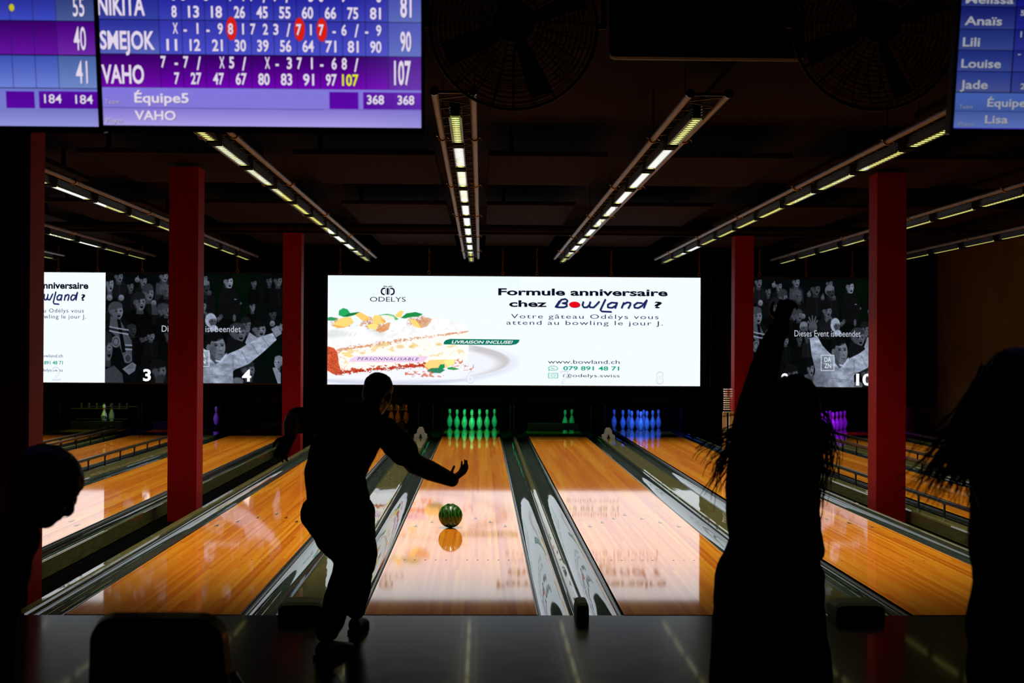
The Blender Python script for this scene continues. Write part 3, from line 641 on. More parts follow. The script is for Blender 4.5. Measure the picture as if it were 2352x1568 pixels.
    m = np.maximum.reduce([r.pm([Lc(1060, 1140), Lc(1215, 1085), Lc(1330, 1170), Lc(1450, 1105), Lc(1560, 1110), Lc(1560, 1290), Lc(1545, 1300), Lc(1548, 1470), Lc(1120, 1470), Lc(1080, 1300)]),
        r.pm([Lc(1450, 1110), Lc(1620, 1040), Lc(1850, 900), Lc(2020, 845), Lc(2068, 925), Lc(1900, 1080), Lc(1740, 1210), Lc(1550, 1290)]),
        r.pm([Rc(830, 920), Rc(925, 900), Rc(985, 1010), Rc(1060, 1090), Rc(1180, 1180), Rc(1150, 1400), Rc(1120, 1500), Rc(870, 1500), Rc(900, 1300), Rc(855, 1120)])])
    r.a += ((np.array(jk)*(.62+.55*puff)[..., None])-r.a)*m[..., None]
    lm = m*np.clip((250-r.X)/40, 0, 1)*np.clip((r.Y-150)/60, 0, 1); r.mix(lm*.45, tint(.25))
    for (a, b2) in ((Lc(1230, 1340), Lc(1540, 1370)), (Lc(1640, 1060), Lc(1720, 1200)), (Lc(1760, 980), Lc(1850, 1110)), (Lc(1890, 900), Lc(1970, 1010)), (Rc(850, 1110), Rc(960, 1120)), (Lc(1540, 1130), Lc(1545, 1290))):
        r.poly([a, (a[0]+1.6, a[1]-1), (b2[0]+1.6, b2[1]-1), b2], tint(.45), .7)
    fist(Rc(870, 790), 62, .42, 5, -1.65, .38)
    x, y = Lc(1350, 1010); r.ell(x-5, y-9, 23, 23, tint(.05), 1, 2); r.ell(x-19, y+3, 5.5, 8, tint(.42), 1, 1); r.poly([(x-15, y+10), (x+12, y+14), (x+10, y+33), (x-3, y+40), (x-14, y+28)], tint(.30))
    r.ell(x+2, y+2, 17.5, 25, tint(.50), 1, 1.5); r.ell(x+5, y+14, 13, 16, tint(.46), 1, 1.5); r.ell(x-9, y+8, 8, 20, tint(.24), .55, 5); r.ell(x-5, y-21, 18, 9.5, tint(.05), 1, 1.5)
    for q in (-2, 12): r.ell(x+q, y-2, 3.2, 1.6, tint(.06), 1, 1); r.rect(x+q-4.5, y-6.5, x+q+4, y-4.6, tint(.1), .9)
    r.ell(x+10, y+5, 2, 5, tint(.6), .6, 2); r.ell(x+9, y+9.5, 3, 1, tint(.2), .8, 1); r.rect(x+3, y+16.5, x+13, y+18.3, tint(.2), .9); r.ell(x+8, y+21, 7, 4, tint(.3), .4, 3)
    r.ell(x+7, y-13, 6, 4, tint(.62), .4, 4)
    r.poly([Lc(1330, 1165), Lc(1390, 1175), Lc(1470, 1080), Lc(1460, 1130), Lc(1400, 1200), Lc(1340, 1190)], tint(.85), .9)
    r.a *= (.86+.28*fn_)[..., None]
    return r
CROWD = crowd()
# ---- cake picture, 432 x 249
def cake():
    bg = np.array(SCRW, float); r = Ras(440, 249, bg); c = lambda x, y: (x/5.227-3, y/5.227+8)
    n3 = nz2(440, 249, 3.2, 5, 1.6); n6 = nz2(440, 249, 7, 6, 1.5); n12 = nz2(440, 249, 14, 8, 2); n2 = nz2(440, 249, 1.8, 12)
    r.mix(np.clip((90-r.Y)/90, 0, 1)*.5, (226, 244, 252))
    P = lambda pts, col, al=1: r.poly([c(*p) for p in pts], col, al)
    x, y = c(750, 960); r.ell(x, y+4, 286, 54, (205, 208, 226), .7, 8); r.ell(x, y, 281, 52, (240, 243, 250), 1, 1.5)
    m0 = r.a.copy(); r.ell(x-1, y+1, 277, 49, (200, 196, 200), 1, 2); r.ell(x-12, y+7, 262, 43, (236, 238, 246), 1, 5)
    k = np.clip((r.X-300)/40, 0, 1)[..., None]; r.a = m0*(1-k)+r.a*k
    r.mix(np.clip((r.Y-233)/6, 0, 1)*np.clip(1-np.abs(((r.X-x)/281)**2+((r.Y-y)/52)**2-.95)*3, 0, 1)*.5, (190, 192, 212))
    # sponge
    side = [(15, 830), (130, 830), (600, 755), (1100, 680), (1690, 560), (1700, 760), (1680, 960), (1500, 1010), (1180, 1010), (700, 1070), (300, 1130), (100, 1140), (15, 1120)]
    m = r.pm([c(*p) for p in side]); base = np.array((253, 249, 241.)); r.a += (base-r.a)*m[..., None]
    def band(pa, pb, th, col, thr, nn, al=1, soft=.08):
        (xa, ya), (xb, yb) = c(*pa), c(*pb); t = np.clip((r.X-xa)/(xb-xa), 0, 1); yc = ya+(yb-ya)*t; d = np.abs(r.Y-yc)
        q = np.clip(1-d/(th/5.227), 0, 1)*((r.X >= xa) & (r.X <= xb)); r.mix(np.clip((nn*(.4+q*.8)-thr)/soft, 0, 1)*(q > 0)*al, col)
    band((130, 850), (1690, 600), 55, (214, 150, 110), .50, n3, .8); band((130, 850), (1690, 610), 34, (190, 100, 72), .60, n2, .7)
    band((250, 860), (1600, 760), 110, (238, 208, 140), .62, n6, .8); band((200, 1000), (1650, 860), 90, (240, 214, 160), .62, n6, .8)
    band((100, 1110), (1190, 1010), 60, (196, 70, 40), .42, n3, .95); band((100, 1125), (1190, 1020), 34, (160, 34, 22), .50, n2, .9)
    P([(180, 880), (230, 870), (330, 910), (290, 935), (240, 925)], (244, 214, 120), .8)
    for px, py, rx in ((700, 775, 10), (880, 800, 9), (1020, 800, 7), (1340, 770, 7), (430, 880, 6)): r.ell(*c(px, py), rx, rx*.5, (226, 196, 120), .7, 3)
    cr = r.pm([c(15, 800), c(90, 820), c(135, 870), c(150, 1000), c(180, 1100), c(90, 1135), c(15, 1090)]); col = np.array((200, 84, 50.))*(.55+.9*n2)[..., None]; r.a += (np.clip(col, 0, 255)-r.a)*cr[..., None]
    mm = np.clip((n2-.62)*8, 0, 1)*r.pm([c(120, 830), c(240, 880), c(260, 1090), c(150, 1110)]); r.mix(mm*.7, (220, 140, 90))
    # cream
    cm = r.pm([c(15, 560), c(200, 560), c(330, 585), c(480, 560), c(640, 620), c(760, 520), c(950, 490), c(1130, 570), c(1290, 450), c(1450, 470), c(1620, 530), c(1700, 560), c(1680, 610), c(1300, 650), c(700, 725), c(350, 770), c(140, 830), c(15, 800)])
    cc = np.array((251, 251, 252.))*(1-.06*np.clip((n6-.5)*4, 0, 1))[..., None]; r.a += (cc-r.a)*cm[..., None]
    for px, py, rx, ry in ((120, 660, 28, 11), (60, 690, 22, 7), (560, 610, 14, 6), (640, 640, 12, 10)): r.ell(*c(px, py), rx, ry, (212, 220, 218), .6, 7)
    for k in range(6): r.ell(*c(60+k*55, 650+k*4), 2.0, 9, (214, 220, 216), .6, 2, rot=.6)
    r.ell(*c(300, 720), 60, 8, (250, 251, 251), .7, 6)
    # crumbs
    for (ax, ay, bx, by, dn) in ((15, 440, 330, 600, .5), (330, 430, 760, 620, .54), (900, 420, 1290, 570, .50), (500, 520, 770, 640, .46)):
        (x0, y0), (x1, y1) = c(ax, ay), c(bx, by); q = np.clip(1-((r.X-(x0+x1)/2)/((x1-x0)/2))**2, 0, 1)*np.clip(1-((r.Y-(y0+y1)/2)/((y1-y0)/2))**2, 0, 1)
        r.mix(np.clip((n3*(.55+.7*q)-dn)*9, 0, 1)*(q > 0)*.8, (216, 160, 118)); r.mix(np.clip((n2*(.55+.7*q)-dn-.12)*9, 0, 1)*(q > 0)*.9, (178, 84, 60))
    # fruit
    ye = (250, 214, 120); yo = (240, 176, 84)
    P([(75, 540), (170, 465), (290, 450), (330, 520), (230, 575), (110, 575)], ye); P([(75, 540), (230, 575), (130, 585)], yo)
    P([(330, 420), (400, 392), (510, 450), (515, 490), (440, 500)], (252, 206, 110)); P([(440, 500), (515, 490), (500, 470)], yo)
    P([(545, 470), (570, 430), (640, 430), (710, 500), (640, 540), (560, 530)], ye); P([(640, 430), (710, 500), (690, 530), (650, 480)], yo)
    P([(820, 420), (880, 370), (920, 380), (890, 455), (830, 450)], ye); P([(480, 545), (560, 525), (625, 545), (590, 600), (500, 580)], (250, 226, 130))
    P([(985, 470), (1060, 480), (1150, 560), (1120, 580), (1040, 560)], ye); P([(590, 600), (720, 520), (765, 510), (740, 600), (640, 640)], (222, 150, 90), .8); P([(1080, 500), (1200, 450), (1260, 470), (1200, 560), (1130, 580)], (214, 150, 108), .7)
    P([(1165, 1020), (1230, 960), (1420, 950), (1530, 960), (1535, 1000), (1400, 1060), (1220, 1065)], (250, 214, 128)); P([(1400, 960), (1535, 950), (1530, 1000), (1440, 1030)], (240, 240, 150))
    P([(1165, 1020), (1220, 1065), (1330, 1062), (1200, 1075)], (228, 160, 80))
    # leaves
    def leaf(pts, c1, c2):
        mk = r.pm([c(*p) for p in pts]); q = (np.sin(r.X*1.3+r.Y*1.9)*.5+.5)[..., None]; cc = np.array(c1, float)*q+np.array(c2, float)*(1-q); r.a += (cc-r.a)*mk[..., None]
    leaf([(145, 430), (150, 375), (200, 345), (250, 360), (285, 410), (270, 440), (200, 450)], (52, 190, 110), (20, 140, 70))
    leaf([(190, 448), (280, 405), (400, 390), (330, 430), (250, 450)], (30, 130, 60), (16, 110, 50)); leaf([(15, 460), (60, 452), (140, 475), (90, 495), (15, 495)], (60, 170, 110), (30, 130, 80))
    leaf([(610, 430), (720, 410), (800, 425), (860, 475), (820, 485), (790, 445), (720, 425)], (80, 190, 90), (30, 150, 60)); r.ell(*c(740, 455), 16, 5.5, (240, 238, 214), .8, 4)
    leaf([(885, 460), (950, 405), (1060, 388), (1150, 412), (1100, 440), (1010, 448), (930, 465)], (40, 160, 80), (20, 120, 60))
    leaf([(1200, 1085), (1250, 1055), (1350, 1050), (1420, 1075), (1360, 1115), (1260, 1110)], (70, 150, 110), (30, 110, 80)); leaf([(1335, 1050), (1360, 1010), (1410, 1008), (1412, 1045), (1380, 1075)], (30, 160, 90), (20, 130, 80)); leaf([(1440, 1050), (1500, 1038), (1590, 1065), (1530, 1075), (1450, 1068)], (50, 180, 90), (20, 130, 60))
    # crumbs on the plate
    for (ax, ay, bx, by, dn) in ((940, 1090, 1290, 1140, .52), (1530, 940, 1640, 1000, .48), (1500, 1010, 1760, 1080, .58), (1000, 1140, 1450, 1165, .56)):
        (x0, y0), (x1, y1) = c(ax, ay), c(bx, by); q = ((r.X > x0) & (r.X < x1) & (r.Y > y0) & (r.Y < y1)); r.mix(np.clip((n3-dn)*9, 0, 1)*q*.85, (214, 110, 78))
    # tags
    P([(270, 985), (290, 950), (330, 925), (400, 915), (1215, 912), (1195, 950), (1150, 978), (1080, 988)], (238, 208, 236))
    k = (1-np.clip((r.X-340)/90, 0, 1))
    return r
CAKE = cake()

# ------------------------------------------------------------------ LED walls
def panel_frame(x0, ztop, zbot, x1, wpx, hpx, y=15.88):
    def f(u, v, d): return (x0+(x1-x0)*u/wpx, y-d, ztop+(zbot-ztop)*v/hpx)
    return f
NUMC = (255, 255, 255)
t = thing('led_screen', 'big white screen over the middle lanes advertising a cake with bold French text', 'screen', (0, 0, 0), None)
MB().box((-2.80, 15.885, .935), (4.0, 15.975, 2.955)).build('screen_cabinet', M_frame, t)
MB().add([(-2.772, 15.8835, .955), (3.975, 15.8835, .955), (3.975, 15.8835, 2.922), (-2.772, 15.8835, 2.922)], [(0, 1, 2, 3)]).build('lit_panel', M_led, t)
fm = panel_frame(-2.772, 2.922, .955, 3.975, 855, 249)
grid_mesh('cake_picture', CAKE, fm, M_vcl, t)
Lt = Letters(fm); ink = (12, 14, 32); nav = (34, 44, 84); c4 = lambda x, y: (x/4.704+367-0, y/4.704+8)
def T4(s, xa, xb, yb, cap, col, lv=0, **k): a, y = c4(xa, yb); b_, _ = c4(xb, yb); Lt.text(s, a, b_, y-(a-0)*0.0, cap/4.704, col, lv=lv, **k)
T4('Formule anniversaire', 106, 1938, 162, 70, ink, bold=.03); T4('chez', 224, 632, 286, 66, ink, bold=.03); T4('?', 1790, 1878, 292, 66, ink, bold=.03)
Lt.flush('headline', t)
T4('Votre gâteau Odélys vous', 245, 1842, 412, 46, nav, spacing=1.15); T4('attend au bowling le jour J.', 195, 1888, 480, 46, nav, spacing=1.15)
Lt.flush('subtitle', t)
T4('www.bowland.ch', 645, 1422, 897, 40, (30, 40, 60)); T4('079 891 48 71', 812, 1418, 968, 42, (0, 160, 130), bold=.02)
T4('@odelys.swiss', 808, 1422, 1042, 34, (30, 40, 60), lv=0)
a, y = c4(703, 948); Lt.ell(a, y, 11.5, 5.8, (70, 190, 160)); Lt.ell(a, y, 9.8, 4.6, SCRW, 1); Lt.stroke([c4(655, 978), c4(668, 950)], 1.8, (70, 190, 160)); Lt.arc(a+1, y-1.4, 4.6, 2.6, 60, 190, 1.3, (40, 170, 140), 2)
for (xx0, yy0, xx1, yy1, cl, lv) in ((648, 998, 758, 1056, (110, 210, 190), 0), (658, 1004, 748, 1050, SCRW, 1)): Lt.poly([c4(xx0, yy0), c4(xx1, yy0), c4(xx1, yy1), c4(xx0, yy1)], cl, lv)
a, y = c4(703, 1027); Lt.ell(a, y, 5.6, 3.2, (110, 210, 190), 2); Lt.ell(a, y, 4.2, 2.2, SCRW, 3); Lt.ell(*c4(735, 1012), 1, .7, (110, 210, 190), 2)
Lt.flush('contact_lines', t)
# script-like shop logo made of strokes
def logo(cc, Lx, wd):
    st = [[(735, 285), (785, 208), (830, 200), (852, 215), (845, 238), (800, 246)], [(800, 246), (845, 255), (845, 278), (815, 290), (745, 290), (725, 286), (765, 225)],
          [(1025, 232), (1015, 265), (1030, 290), (1065, 288), (1090, 262), (1100, 232)], [(1090, 262), (1095, 288), (1135, 290), (1165, 262), (1195, 228)],
          [(1262, 205), (1240, 250), (1210, 315), (1225, 332), (1325, 336)], [(1385, 240), (1330, 236), (1290, 258), (1290, 288), (1335, 292), (1375, 270), (1390, 238), (1370, 294)],
          [(1440, 292), (1462, 238)], [(1455, 256), (1500, 232), (1535, 238), (1532, 262), (1512, 294)], [(1660, 240), (1610, 236), (1575, 262), (1580, 290), (1620, 292), (1662, 268), (1712, 208), (1680, 290)]]
    for p in st: Lx.stroke([(cc(x+7, y+5)) for x, y in p], wd*.75, (120, 130, 165), 0)
    for p in st: Lx.stroke([cc(x, y) for x, y in p], wd, (28, 38, 92), 1)
    x, y = cc(930, 260); r_ = (cc(990, 0)[0]-x); Lx.ell(x+1, y+1, r_, 6.8, (90, 60, 90), 0); Lx.ell(x, y, r_, 6.8, (232, 12, 28), 2)
logo(c4, Lt, 4.0)
Lt.flush('shop_logo', t)
# upper left emblem and name
c3 = lambda x, y: (x/5.227-3, y/5.227+8)
for sx in (-1, 1):
    Lt.poly([c3(730+sx*x, y) for x, y in ((-4, 108), (6, 104), (12, 110), (12, 180), (4, 188), (-6, 186))], ink)
    Lt.stroke([c3(730+sx*x, y) for x, y in ((36, 108), (60, 112), (74, 130), (76, 155), (66, 175), (42, 184))], 3.4, ink)
    Lt.stroke([c3(730+sx*x, y) for x, y in ((8, 92), (28, 84), (50, 84))], 1.7, ink); Lt.stroke([c3(730+sx*x, y) for x, y in ((20, 110), (24, 140), (20, 180))], 1.2, ink)
a, y = c3(518, 268); Lt.text('ODELYS', a, c3(945, 0)[0], y, 10.6, ink, bold=0)
Lt.flush('baker_emblem', t)
# green ribbon and pink tag lettering
gp = [(1400, 775), (1405, 745), (1430, 722), (1480, 708), (2312, 712), (2300, 745), (2270, 768), (2210, 780)]
Lt.poly([c3(*p) for p in gp], (14, 122, 100), 0); a, y = c3(1495, 762); Lt.text('LIVRAISON INCLUSE!', a, c3(2230, 0)[0], y, 6.6, (245, 250, 250), bold=.02, shear=.25, lv=1)
Lt.flush('green_ribbon', t); a, y = c3(370, 968); Lt.text('PERSONNALISABLE', a, c3(1108, 0)[0], y, 6.4, (40, 80, 140), bold=.004, shear=.3, lv=1, spacing=1.2)
def number(Lx, s, xc, yb, wd, hh=25, outline=False):
    if outline: Lx.text(s, xc-wd/2-1.6, xc+wd/2+1.6, yb+1.6, hh+3.2, (218, 224, 236), bold=.02, lv=3); Lx.text(s, xc-wd/2, xc+wd/2, yb, hh, (246, 250, 255), lv=4)
    else: Lx.text(s, xc-wd/2, xc+wd/2, yb, hh, NUMC, bold=.03, lv=4)
Lt.flush('tag_lettering', t)
for s, xc in (('5', 107), ('6', 327), ('7', 543), ('8', 762)): number(Lt, s, xc, 243, 15, outline=True); Lt.flush('lane_number', t)

def crowd_letters(Lx, x0, kx, nums, t):
    Lx.text('Dieses Event ist beendet', x0+130*kx, x0+312*kx, 133, 14.0, (188, 196, 208), lv=1)
    Lx.flush('caption', t)
    bx0, by0, bx1, by1 = 203*kx+x0, 175, 240*kx+x0, 212
    for p in (((bx0, by0), (bx1, by0), (bx1, by0+1.6), (bx0, by0+1.6)), ((bx0, by1-1.6), (bx1, by1-1.6), (bx1, by1), (bx0, by1)), ((bx0, by0), (bx0+1.6, by0), (bx0+1.6, by1), (bx0, by1)), ((bx1-1.6, by0), (bx1, by0), (bx1, by1), (bx1-1.6, by1))):
        Lx.poly(p, (205, 215, 225), 1)
    Lx.poly([(bx0, by0+16), (bx0+3, by0+18.5), (bx0, by0+21)], (205, 215, 225), 1); Lx.poly([(bx1, by0+16), (bx1-3, by0+18.5), (bx1, by0+21)], (205, 215, 225), 1)
    w_ = bx1-bx0; Lx.text('DA', bx0+w_*.26, bx0+w_*.76, by0+16, 10, (215, 225, 235), bold=.02, lv=2); Lx.text('ZN', bx0+w_*.26, bx0+w_*.76, by0+30, 10, (215, 225, 235), bold=.02, lv=2)
    Lx.flush('channel_logo', t)
    for s, xc, wd in nums: number(Lx, s, xc, 244, wd); Lx.flush('lane_number', t)
# left LED wall: right part of the advert, then the crowd
t = thing('led_screen', 'left screen with half a white advert and a grey picture of a cheering crowd', 'screen')
XA, XB, XC = -10.2, -6.757, -3.349; ZT, ZB = 2.944, .968
MB().box((XA-.02, 15.885, .945), (XC+.03, 15.975, 2.965)).build('screen_cabinet', M_frame, t)
MB().add([(XA, 15.8835, ZB), (XB, 15.8835, ZB), (XB, 15.8835, ZT), (XA, 15.8835, ZT)], [(0, 1, 2, 3)]).build('lit_panel', M_led, t)
fl = panel_frame(XB, ZT, ZB, XC, 438, 249); grid_mesh('crowd_picture', CROWD, fl, M_vc, t)
L2 = Letters(fl); crowd_letters(L2, 0, 1, (('3', 97, 18), ('4', 326, 21)), t)
c5 = lambda x, y: ((x/3.409+60-242), (y/3.409+600-627))    # compressed copy of the advert's right side
def T5(s, xa, xb, yb, cap, col, **k): a, y = c5(xa, yb); b_, _ = c5(xb, yb); L2.text(s, a, b_, y, cap/3.409, col, **k)
T5('Formule anniversaire', -190, 487, 217, 48, ink, bold=.035); T5('chez', -140, 5, 303, 46, ink, bold=.035); T5('?', 430, 464, 308, 46, ink, bold=.03)
L2.flush('headline', t)
T5('Votre gâteau Odélys vous', -130, 453, 402, 30, nav, spacing=1.1); T5('attend au bowling le jour J.', -150, 469, 448, 30, nav, spacing=1.1)
L2.flush('subtitle', t)
T5('www.bowland.ch', 15, 292, 748, 24, nav); T5('079 891 48 71', 78, 292, 802, 26, (0, 160, 130), bold=.02); T5('@odelys.swiss', 70, 292, 857, 22, nav)
cl_ = lambda x, y: c5(30+(x-720)*.375, (y-205)*.72+250-7)
L2.flush('contact_lines', t); logo(cl_, L2, 3.0); L2.flush('shop_logo', t); number(L2, '2', c5(243, 0)[0], c5(0, 918)[1], 17, 26, True); L2.flush('lane_number', t)
# right LED wall
t = thing('led_screen', 'right screen showing a grey picture of a cheering crowd, behind the raised arm', 'screen')
MB().box((4.79, 15.885, .925), (7.77, 15.975, 2.96)).build('screen_cabinet', M_frame, t)
MB().box((4.17, 15.93, .95), (4.175, 15.97, 2.93)).build('edge_strip', M_edge, t)
fr_ = panel_frame(4.828, 2.922, .950, 7.74, 438, 249); grid_mesh('crowd_picture', CROWD, fr_, M_vc, t)
L3 = Letters(fr_); crowd_letters(L3, 0, 1, (('9', 104, 20), ('10', 322, 44)), t)

# ------------------------------------------------------------------ scoreboard monitors
TD = 4.5; PXM = FPX/TD; WTV = 727/PXM; TILT = math.radians(10)
def monitor(name_, xbl, ybl, label, paint, letters, dim=1.0):
    o = at(xbl, ybl, TD); t = thing('scoreboard_monitor', label, 'monitor', o, 'scoreboard monitors hanging over the seats')
    t.rotation_euler = (TILT, 0, 0)     # leans forward; local x right, z up, front faces -y
    H_ = WTV*9/16; s = WTV/727
    MB().box((-.012, .004, -.022), (WTV+.012, .055, H_+.020), bev=.004).box((-.012, -.002, -.022), (WTV+.012, .006, -.003)).box((-.012, -.002, H_+.002), (WTV+.012, .006, H_+.02)).box((-.012, -.002, -.022), (-.002, .006, H_+.02)).box((WTV+.002, -.002, -.022), (WTV+.012, .006, H_+.02)).build('housing', M_frame, t)
    mm = MB().tube([(WTV/2, .08, H_*.6), (WTV/2, .08, H_+.5)], .02, 10).box((WTV/2-.1, .055, H_*.35), (WTV/2+.1, .075, H_*.75)); mm.build('ceiling_mount', M_black, t)
    def f(u, v, d): return (u*s, .002-d, -v*s)          # v measured down from the bottom edge (negative up)
    r = Ras(727, 300, (10, 10, 40)); paint(r); grid_mesh('screen', r, f, M_vc, t, 0, -300, .001)
    top = MB().add([(0, .002, 300*s), (WTV, .002, 300*s), (WTV, .002, H_), (0, .002, H_)], [(0, 1, 2, 3)]); mt = mat('monitor_blue', (0, 0, 0), .3, emit=tuple(lin((50, 60, 170))), est=.8*dim)
    top.build('upper_rows', mt, t)
    Lx = Letters(f, .003); letters(Lx, t); Lx.flush('lettering', t)
# centre monitor: picture px -> u = (cropx/2.4 - left edge), v from bottom
def U(cx, cy): xl = 235+(688-cy)*(-14/688.)/1.0; y = cy/2.4; w_ = 727+(288-y)*(9/288.); sl = 235-(288-y)*13/288.; return (cx/2.4-sl)*727/w_
def V(cx, cy): return cy/2.4-(287+(cx/2.4-235)*.0085)
def paint_c(r):
    h = 300; Y = lambda cy: h+V(560, cy)
    g = r.grad
    def row(y0, y1, name0, name1, c0, c1, t0, t1):
        g(0, y0, 136, y1, name0, name1); g(136, y0, 652, y1, c0, c1); g(652, y0, 727, y1, t0, t1)
    row(-1, Y(122), (30, 30, 140), (52, 66, 158), (30, 28, 150), (58, 64, 178), (52, 60, 160), (84, 104, 180))
    row(Y(124), Y(304), (40, 44, 150), (88, 100, 188), (50, 50, 165), (72, 78, 200), (64, 72, 172), (92, 112, 190))
    row(Y(306), Y(482), (56, 0, 100), (110, 10, 170), (50, 0, 96), (112, 4, 178), (66, 0, 118), (100, 30, 160))
    for y0, y1 in ((Y(306), Y(350)),): pass
    g(0, Y(483), 727, Y(590), (128, 118, 220), (132, 120, 214)); g(0, Y(590), 727, h, (130, 116, 205), (172, 160, 232))
    g(517, Y(497), 583, Y(588), (84, 8, 160), (92, 6, 166)); g(594, Y(497), 727, Y(588), (88, 10, 160), (80, 4, 150)); r.rect(660, Y(497), 662, Y(588), (60, 10, 120), .6)
    r.rect(4, Y(591), 505, Y(591)+1, (80, 70, 170), .9)
    for cy in (123, 305): r.rect(0, Y(cy)-.8, 727, Y(cy)+.8, (10, 10, 40), .9)
    for k in range(11):
        x = 136+k*51.6; r.rect(x-.7, 0, x+.7, Y(482), (16, 14, 60), .8)
    for cx, cy in ((1263, 175), (1634, 178), (1756, 180)): r.ell(U(cx, cy)+.5, Y(0)+V(560, cy)-V(560, 0)-4+(cx-1200)*-.0028, 12, 26, (216, 30, 20), 1, 1.5)
    r.mix(np.clip((r.X-560)/500, 0, .3), (120, 120, 200))
LC = (226, 214, 236); SH = (40, 30, 90)
def letters_c(Lx, t):
    def T(s, xa, xb, yb, cap, col=LC, bold=.024, sh=SH): Lx.text(s, U(xa, yb), U(xb, yb), V(560, yb-(xa-560)*.0085), cap/2.4, col, bold=bold, shadow=sh, lv=1)
    for a in (('NIKITA', 540, 795, 100, 100), ('SMEJOK', 553, 850, 280, 92), ('VAHO', 563, 793, 462, 94)): T(*a); Lx.flush('player_name', t)
    for s, x, w_ in (('8', 940, 28), ('13', 1030, 60), ('18', 1155, 60), ('26', 1280, 60), ('45', 1402, 62), ('55', 1526, 62), ('60', 1650, 62), ('66', 1775, 62), ('75', 1898, 60), ('81', 2022, 60)): T(s, x, x+w_, 112+(x-940)*.0075, 58)
    for s, x in (('8', 936), ('5', 990), ('5', 1115), ('4', 1238), ('4', 1310), ('7', 1365), ('9', 1490), ('5', 1685), ('6', 1740), ('9', 1863), ('6', 2055)): T(s, x, x+28, 22+(x-940)*.0075, 60)
    for x in (1045, 1620, 1815, 1935, 1990, 875, 1180): T('-', x, x+18, 25, 60)
    for x in (1435, 1560): T('/', x, x+24, 32, 66)
    Lx.flush('score_row', t)
    for s, x in (('X', 947), ('1', 1072), ('9', 1192), ('8', 1248), ('1', 1320), ('7', 1370), ('2', 1438), ('3', 1495), ('7', 1620), ('1', 1690), ('7', 1743), ('6', 1867), ('9', 2057)): T(s, x, x+(28 if s != '1' else 20), 198+(x-940)*.009, 54)
    for x in (1006, 1130, 1818, 1996): T('-', x, x+18, 200+(x-940)*.009, 54)
    for x in (1566, 1938): T('/', x, x+24, 206+(x-940)*.009, 64)
    Lx.flush('throw_row', t)
    for s, x, w_ in (('11', 914, 58), ('12', 1040, 58), ('21', 1162, 58), ('30', 1285, 62), ('39', 1408, 62), ('56', 1532, 62), ('64', 1655, 62), ('71', 1780, 60), ('81', 1902, 60), ('90', 2025, 62)): T(s, x, x+w_, 288+(x-914)*.0088, 58)
    Lx.flush('score_row', t)
    for s, x in (('7', 883), ('7', 1006), ('X', 1202), ('5', 1255), ('X', 1450), ('3', 1570), ('7', 1625), ('1', 1697), ('6', 1815), ('8', 1870)): T(s, x, x+(28 if s != '1' else 20), 378+(x-883)*.0095, 58)
    for x in (958, 1508, 1752): T('-', x, x+18, 378+(x-883)*.0095, 58)
    for x in (1078, 1325, 1938): T('/', x, x+24, 388+(x-883)*.0095, 66)
    Lx.flush('throw_row', t)
    for s, x, w_, c_ in (('7', 957, 28, LC), ('27', 1047, 58, LC), ('47', 1168, 60, LC), ('67', 1292, 60, LC), ('80', 1415, 62, LC), ('83', 1538, 62, LC), ('91', 1660, 60, LC), ('97', 1784, 60, LC), ('107', 1873, 90, (222, 226, 30))): T(s, x, x+w_, 466+(x-957)*.0095, 58, c_)
    Lx.flush('score_row', t)
    for a in (('81', 2188, 2250, 108, 108), ('90', 2190, 2250, 290, 100), ('107', 2158, 2250, 468, 122), ('368', 2010, 2104, 574, 46), ('368', 2178, 2270, 576, 46)): T(*a); Lx.flush('total_score', t)
    for a in (('Équipe5', 740, 1036, 566, 50), ('VAHO', 742, 966, 660, 48)): T(*a); Lx.flush('team_line', t)
    T('Team', 578, 655, 574, 24, (190, 180, 215), .0); T('Player', 586, 680, 676, 24, (200, 190, 215), .0)
monitor('c', 235, 287, 'scoreboard monitor in the middle top, showing the names NIKITA, SMEJOK and VAHO', paint_c, letters_c)
def UL(cx, cy): y = cy/2.4; right = 216-(284-y)*16/284.; return 727-(right-cx/2.4)*727/(727+(284-y)*9/284.)
def VL(cx, cy): return cy/2.4-(283+(cx/2.4-216)*.010)
def paint_l(r):
    h = 300; Y = lambda cy: h+VL(400, cy); g = r.grad
    def row(y0, y1, c0, c1, t0, t1): g(0, y0, 652, y1, c0, c1); g(652-14, y0, 727, y1, t0, t1)
    row(-1, Y(114), (30, 34, 130), (60, 74, 190), (40, 52, 110), (70, 90, 150)); row(Y(118), Y(293), (56, 0, 100), (100, 20, 160), (66, 0, 120), (110, 40, 165)); row(Y(299), Y(470), (60, 80, 175), (110, 130, 215), (70, 96, 160), (110, 136, 200))
    g(0, Y(474), 727, Y(590), (110, 118, 205), (120, 124, 205)); g(0, Y(590), 727, h, (120, 122, 200), (150, 150, 220))
    g(517, Y(490), 581, Y(580), (80, 4, 150), (88, 6, 160)); g(591, Y(488), 727, Y(580), (86, 10, 160), (80, 4, 150)); r.rect(659, Y(488), 661, Y(580), (60, 10, 120), .6)
    for cy in (116, 296): r.rect(0, Y(cy)-.8, 727, Y(cy)+.8, (10, 10, 40), .9)
    for k in range(12): x = 638-k*51.5; r.rect(x-.7, 0, x+.7, Y(470), (20, 24, 80), .7)
    r.ell(540, Y(48), 6, 8, (200, 190, 30), 1, 2)
def letters_l(Lx, t):
    def T(s, xa, xb, yb, cap, col=LC, bold=.008, sh=SH): Lx.text(s, UL(xa, yb), UL(xb, yb), VL(400, yb), cap/2.4, col, bold=bold, shadow=sh, lv=1)
    for a in (('55', 366, 428, 90, 100), ('40', 374, 440, 268, 120), ('41', 388, 452, 446, 118), ('184', 216, 310, 553, 46), ('184', 385, 480, 555, 46)): T(*a); Lx.flush('total_score', t)
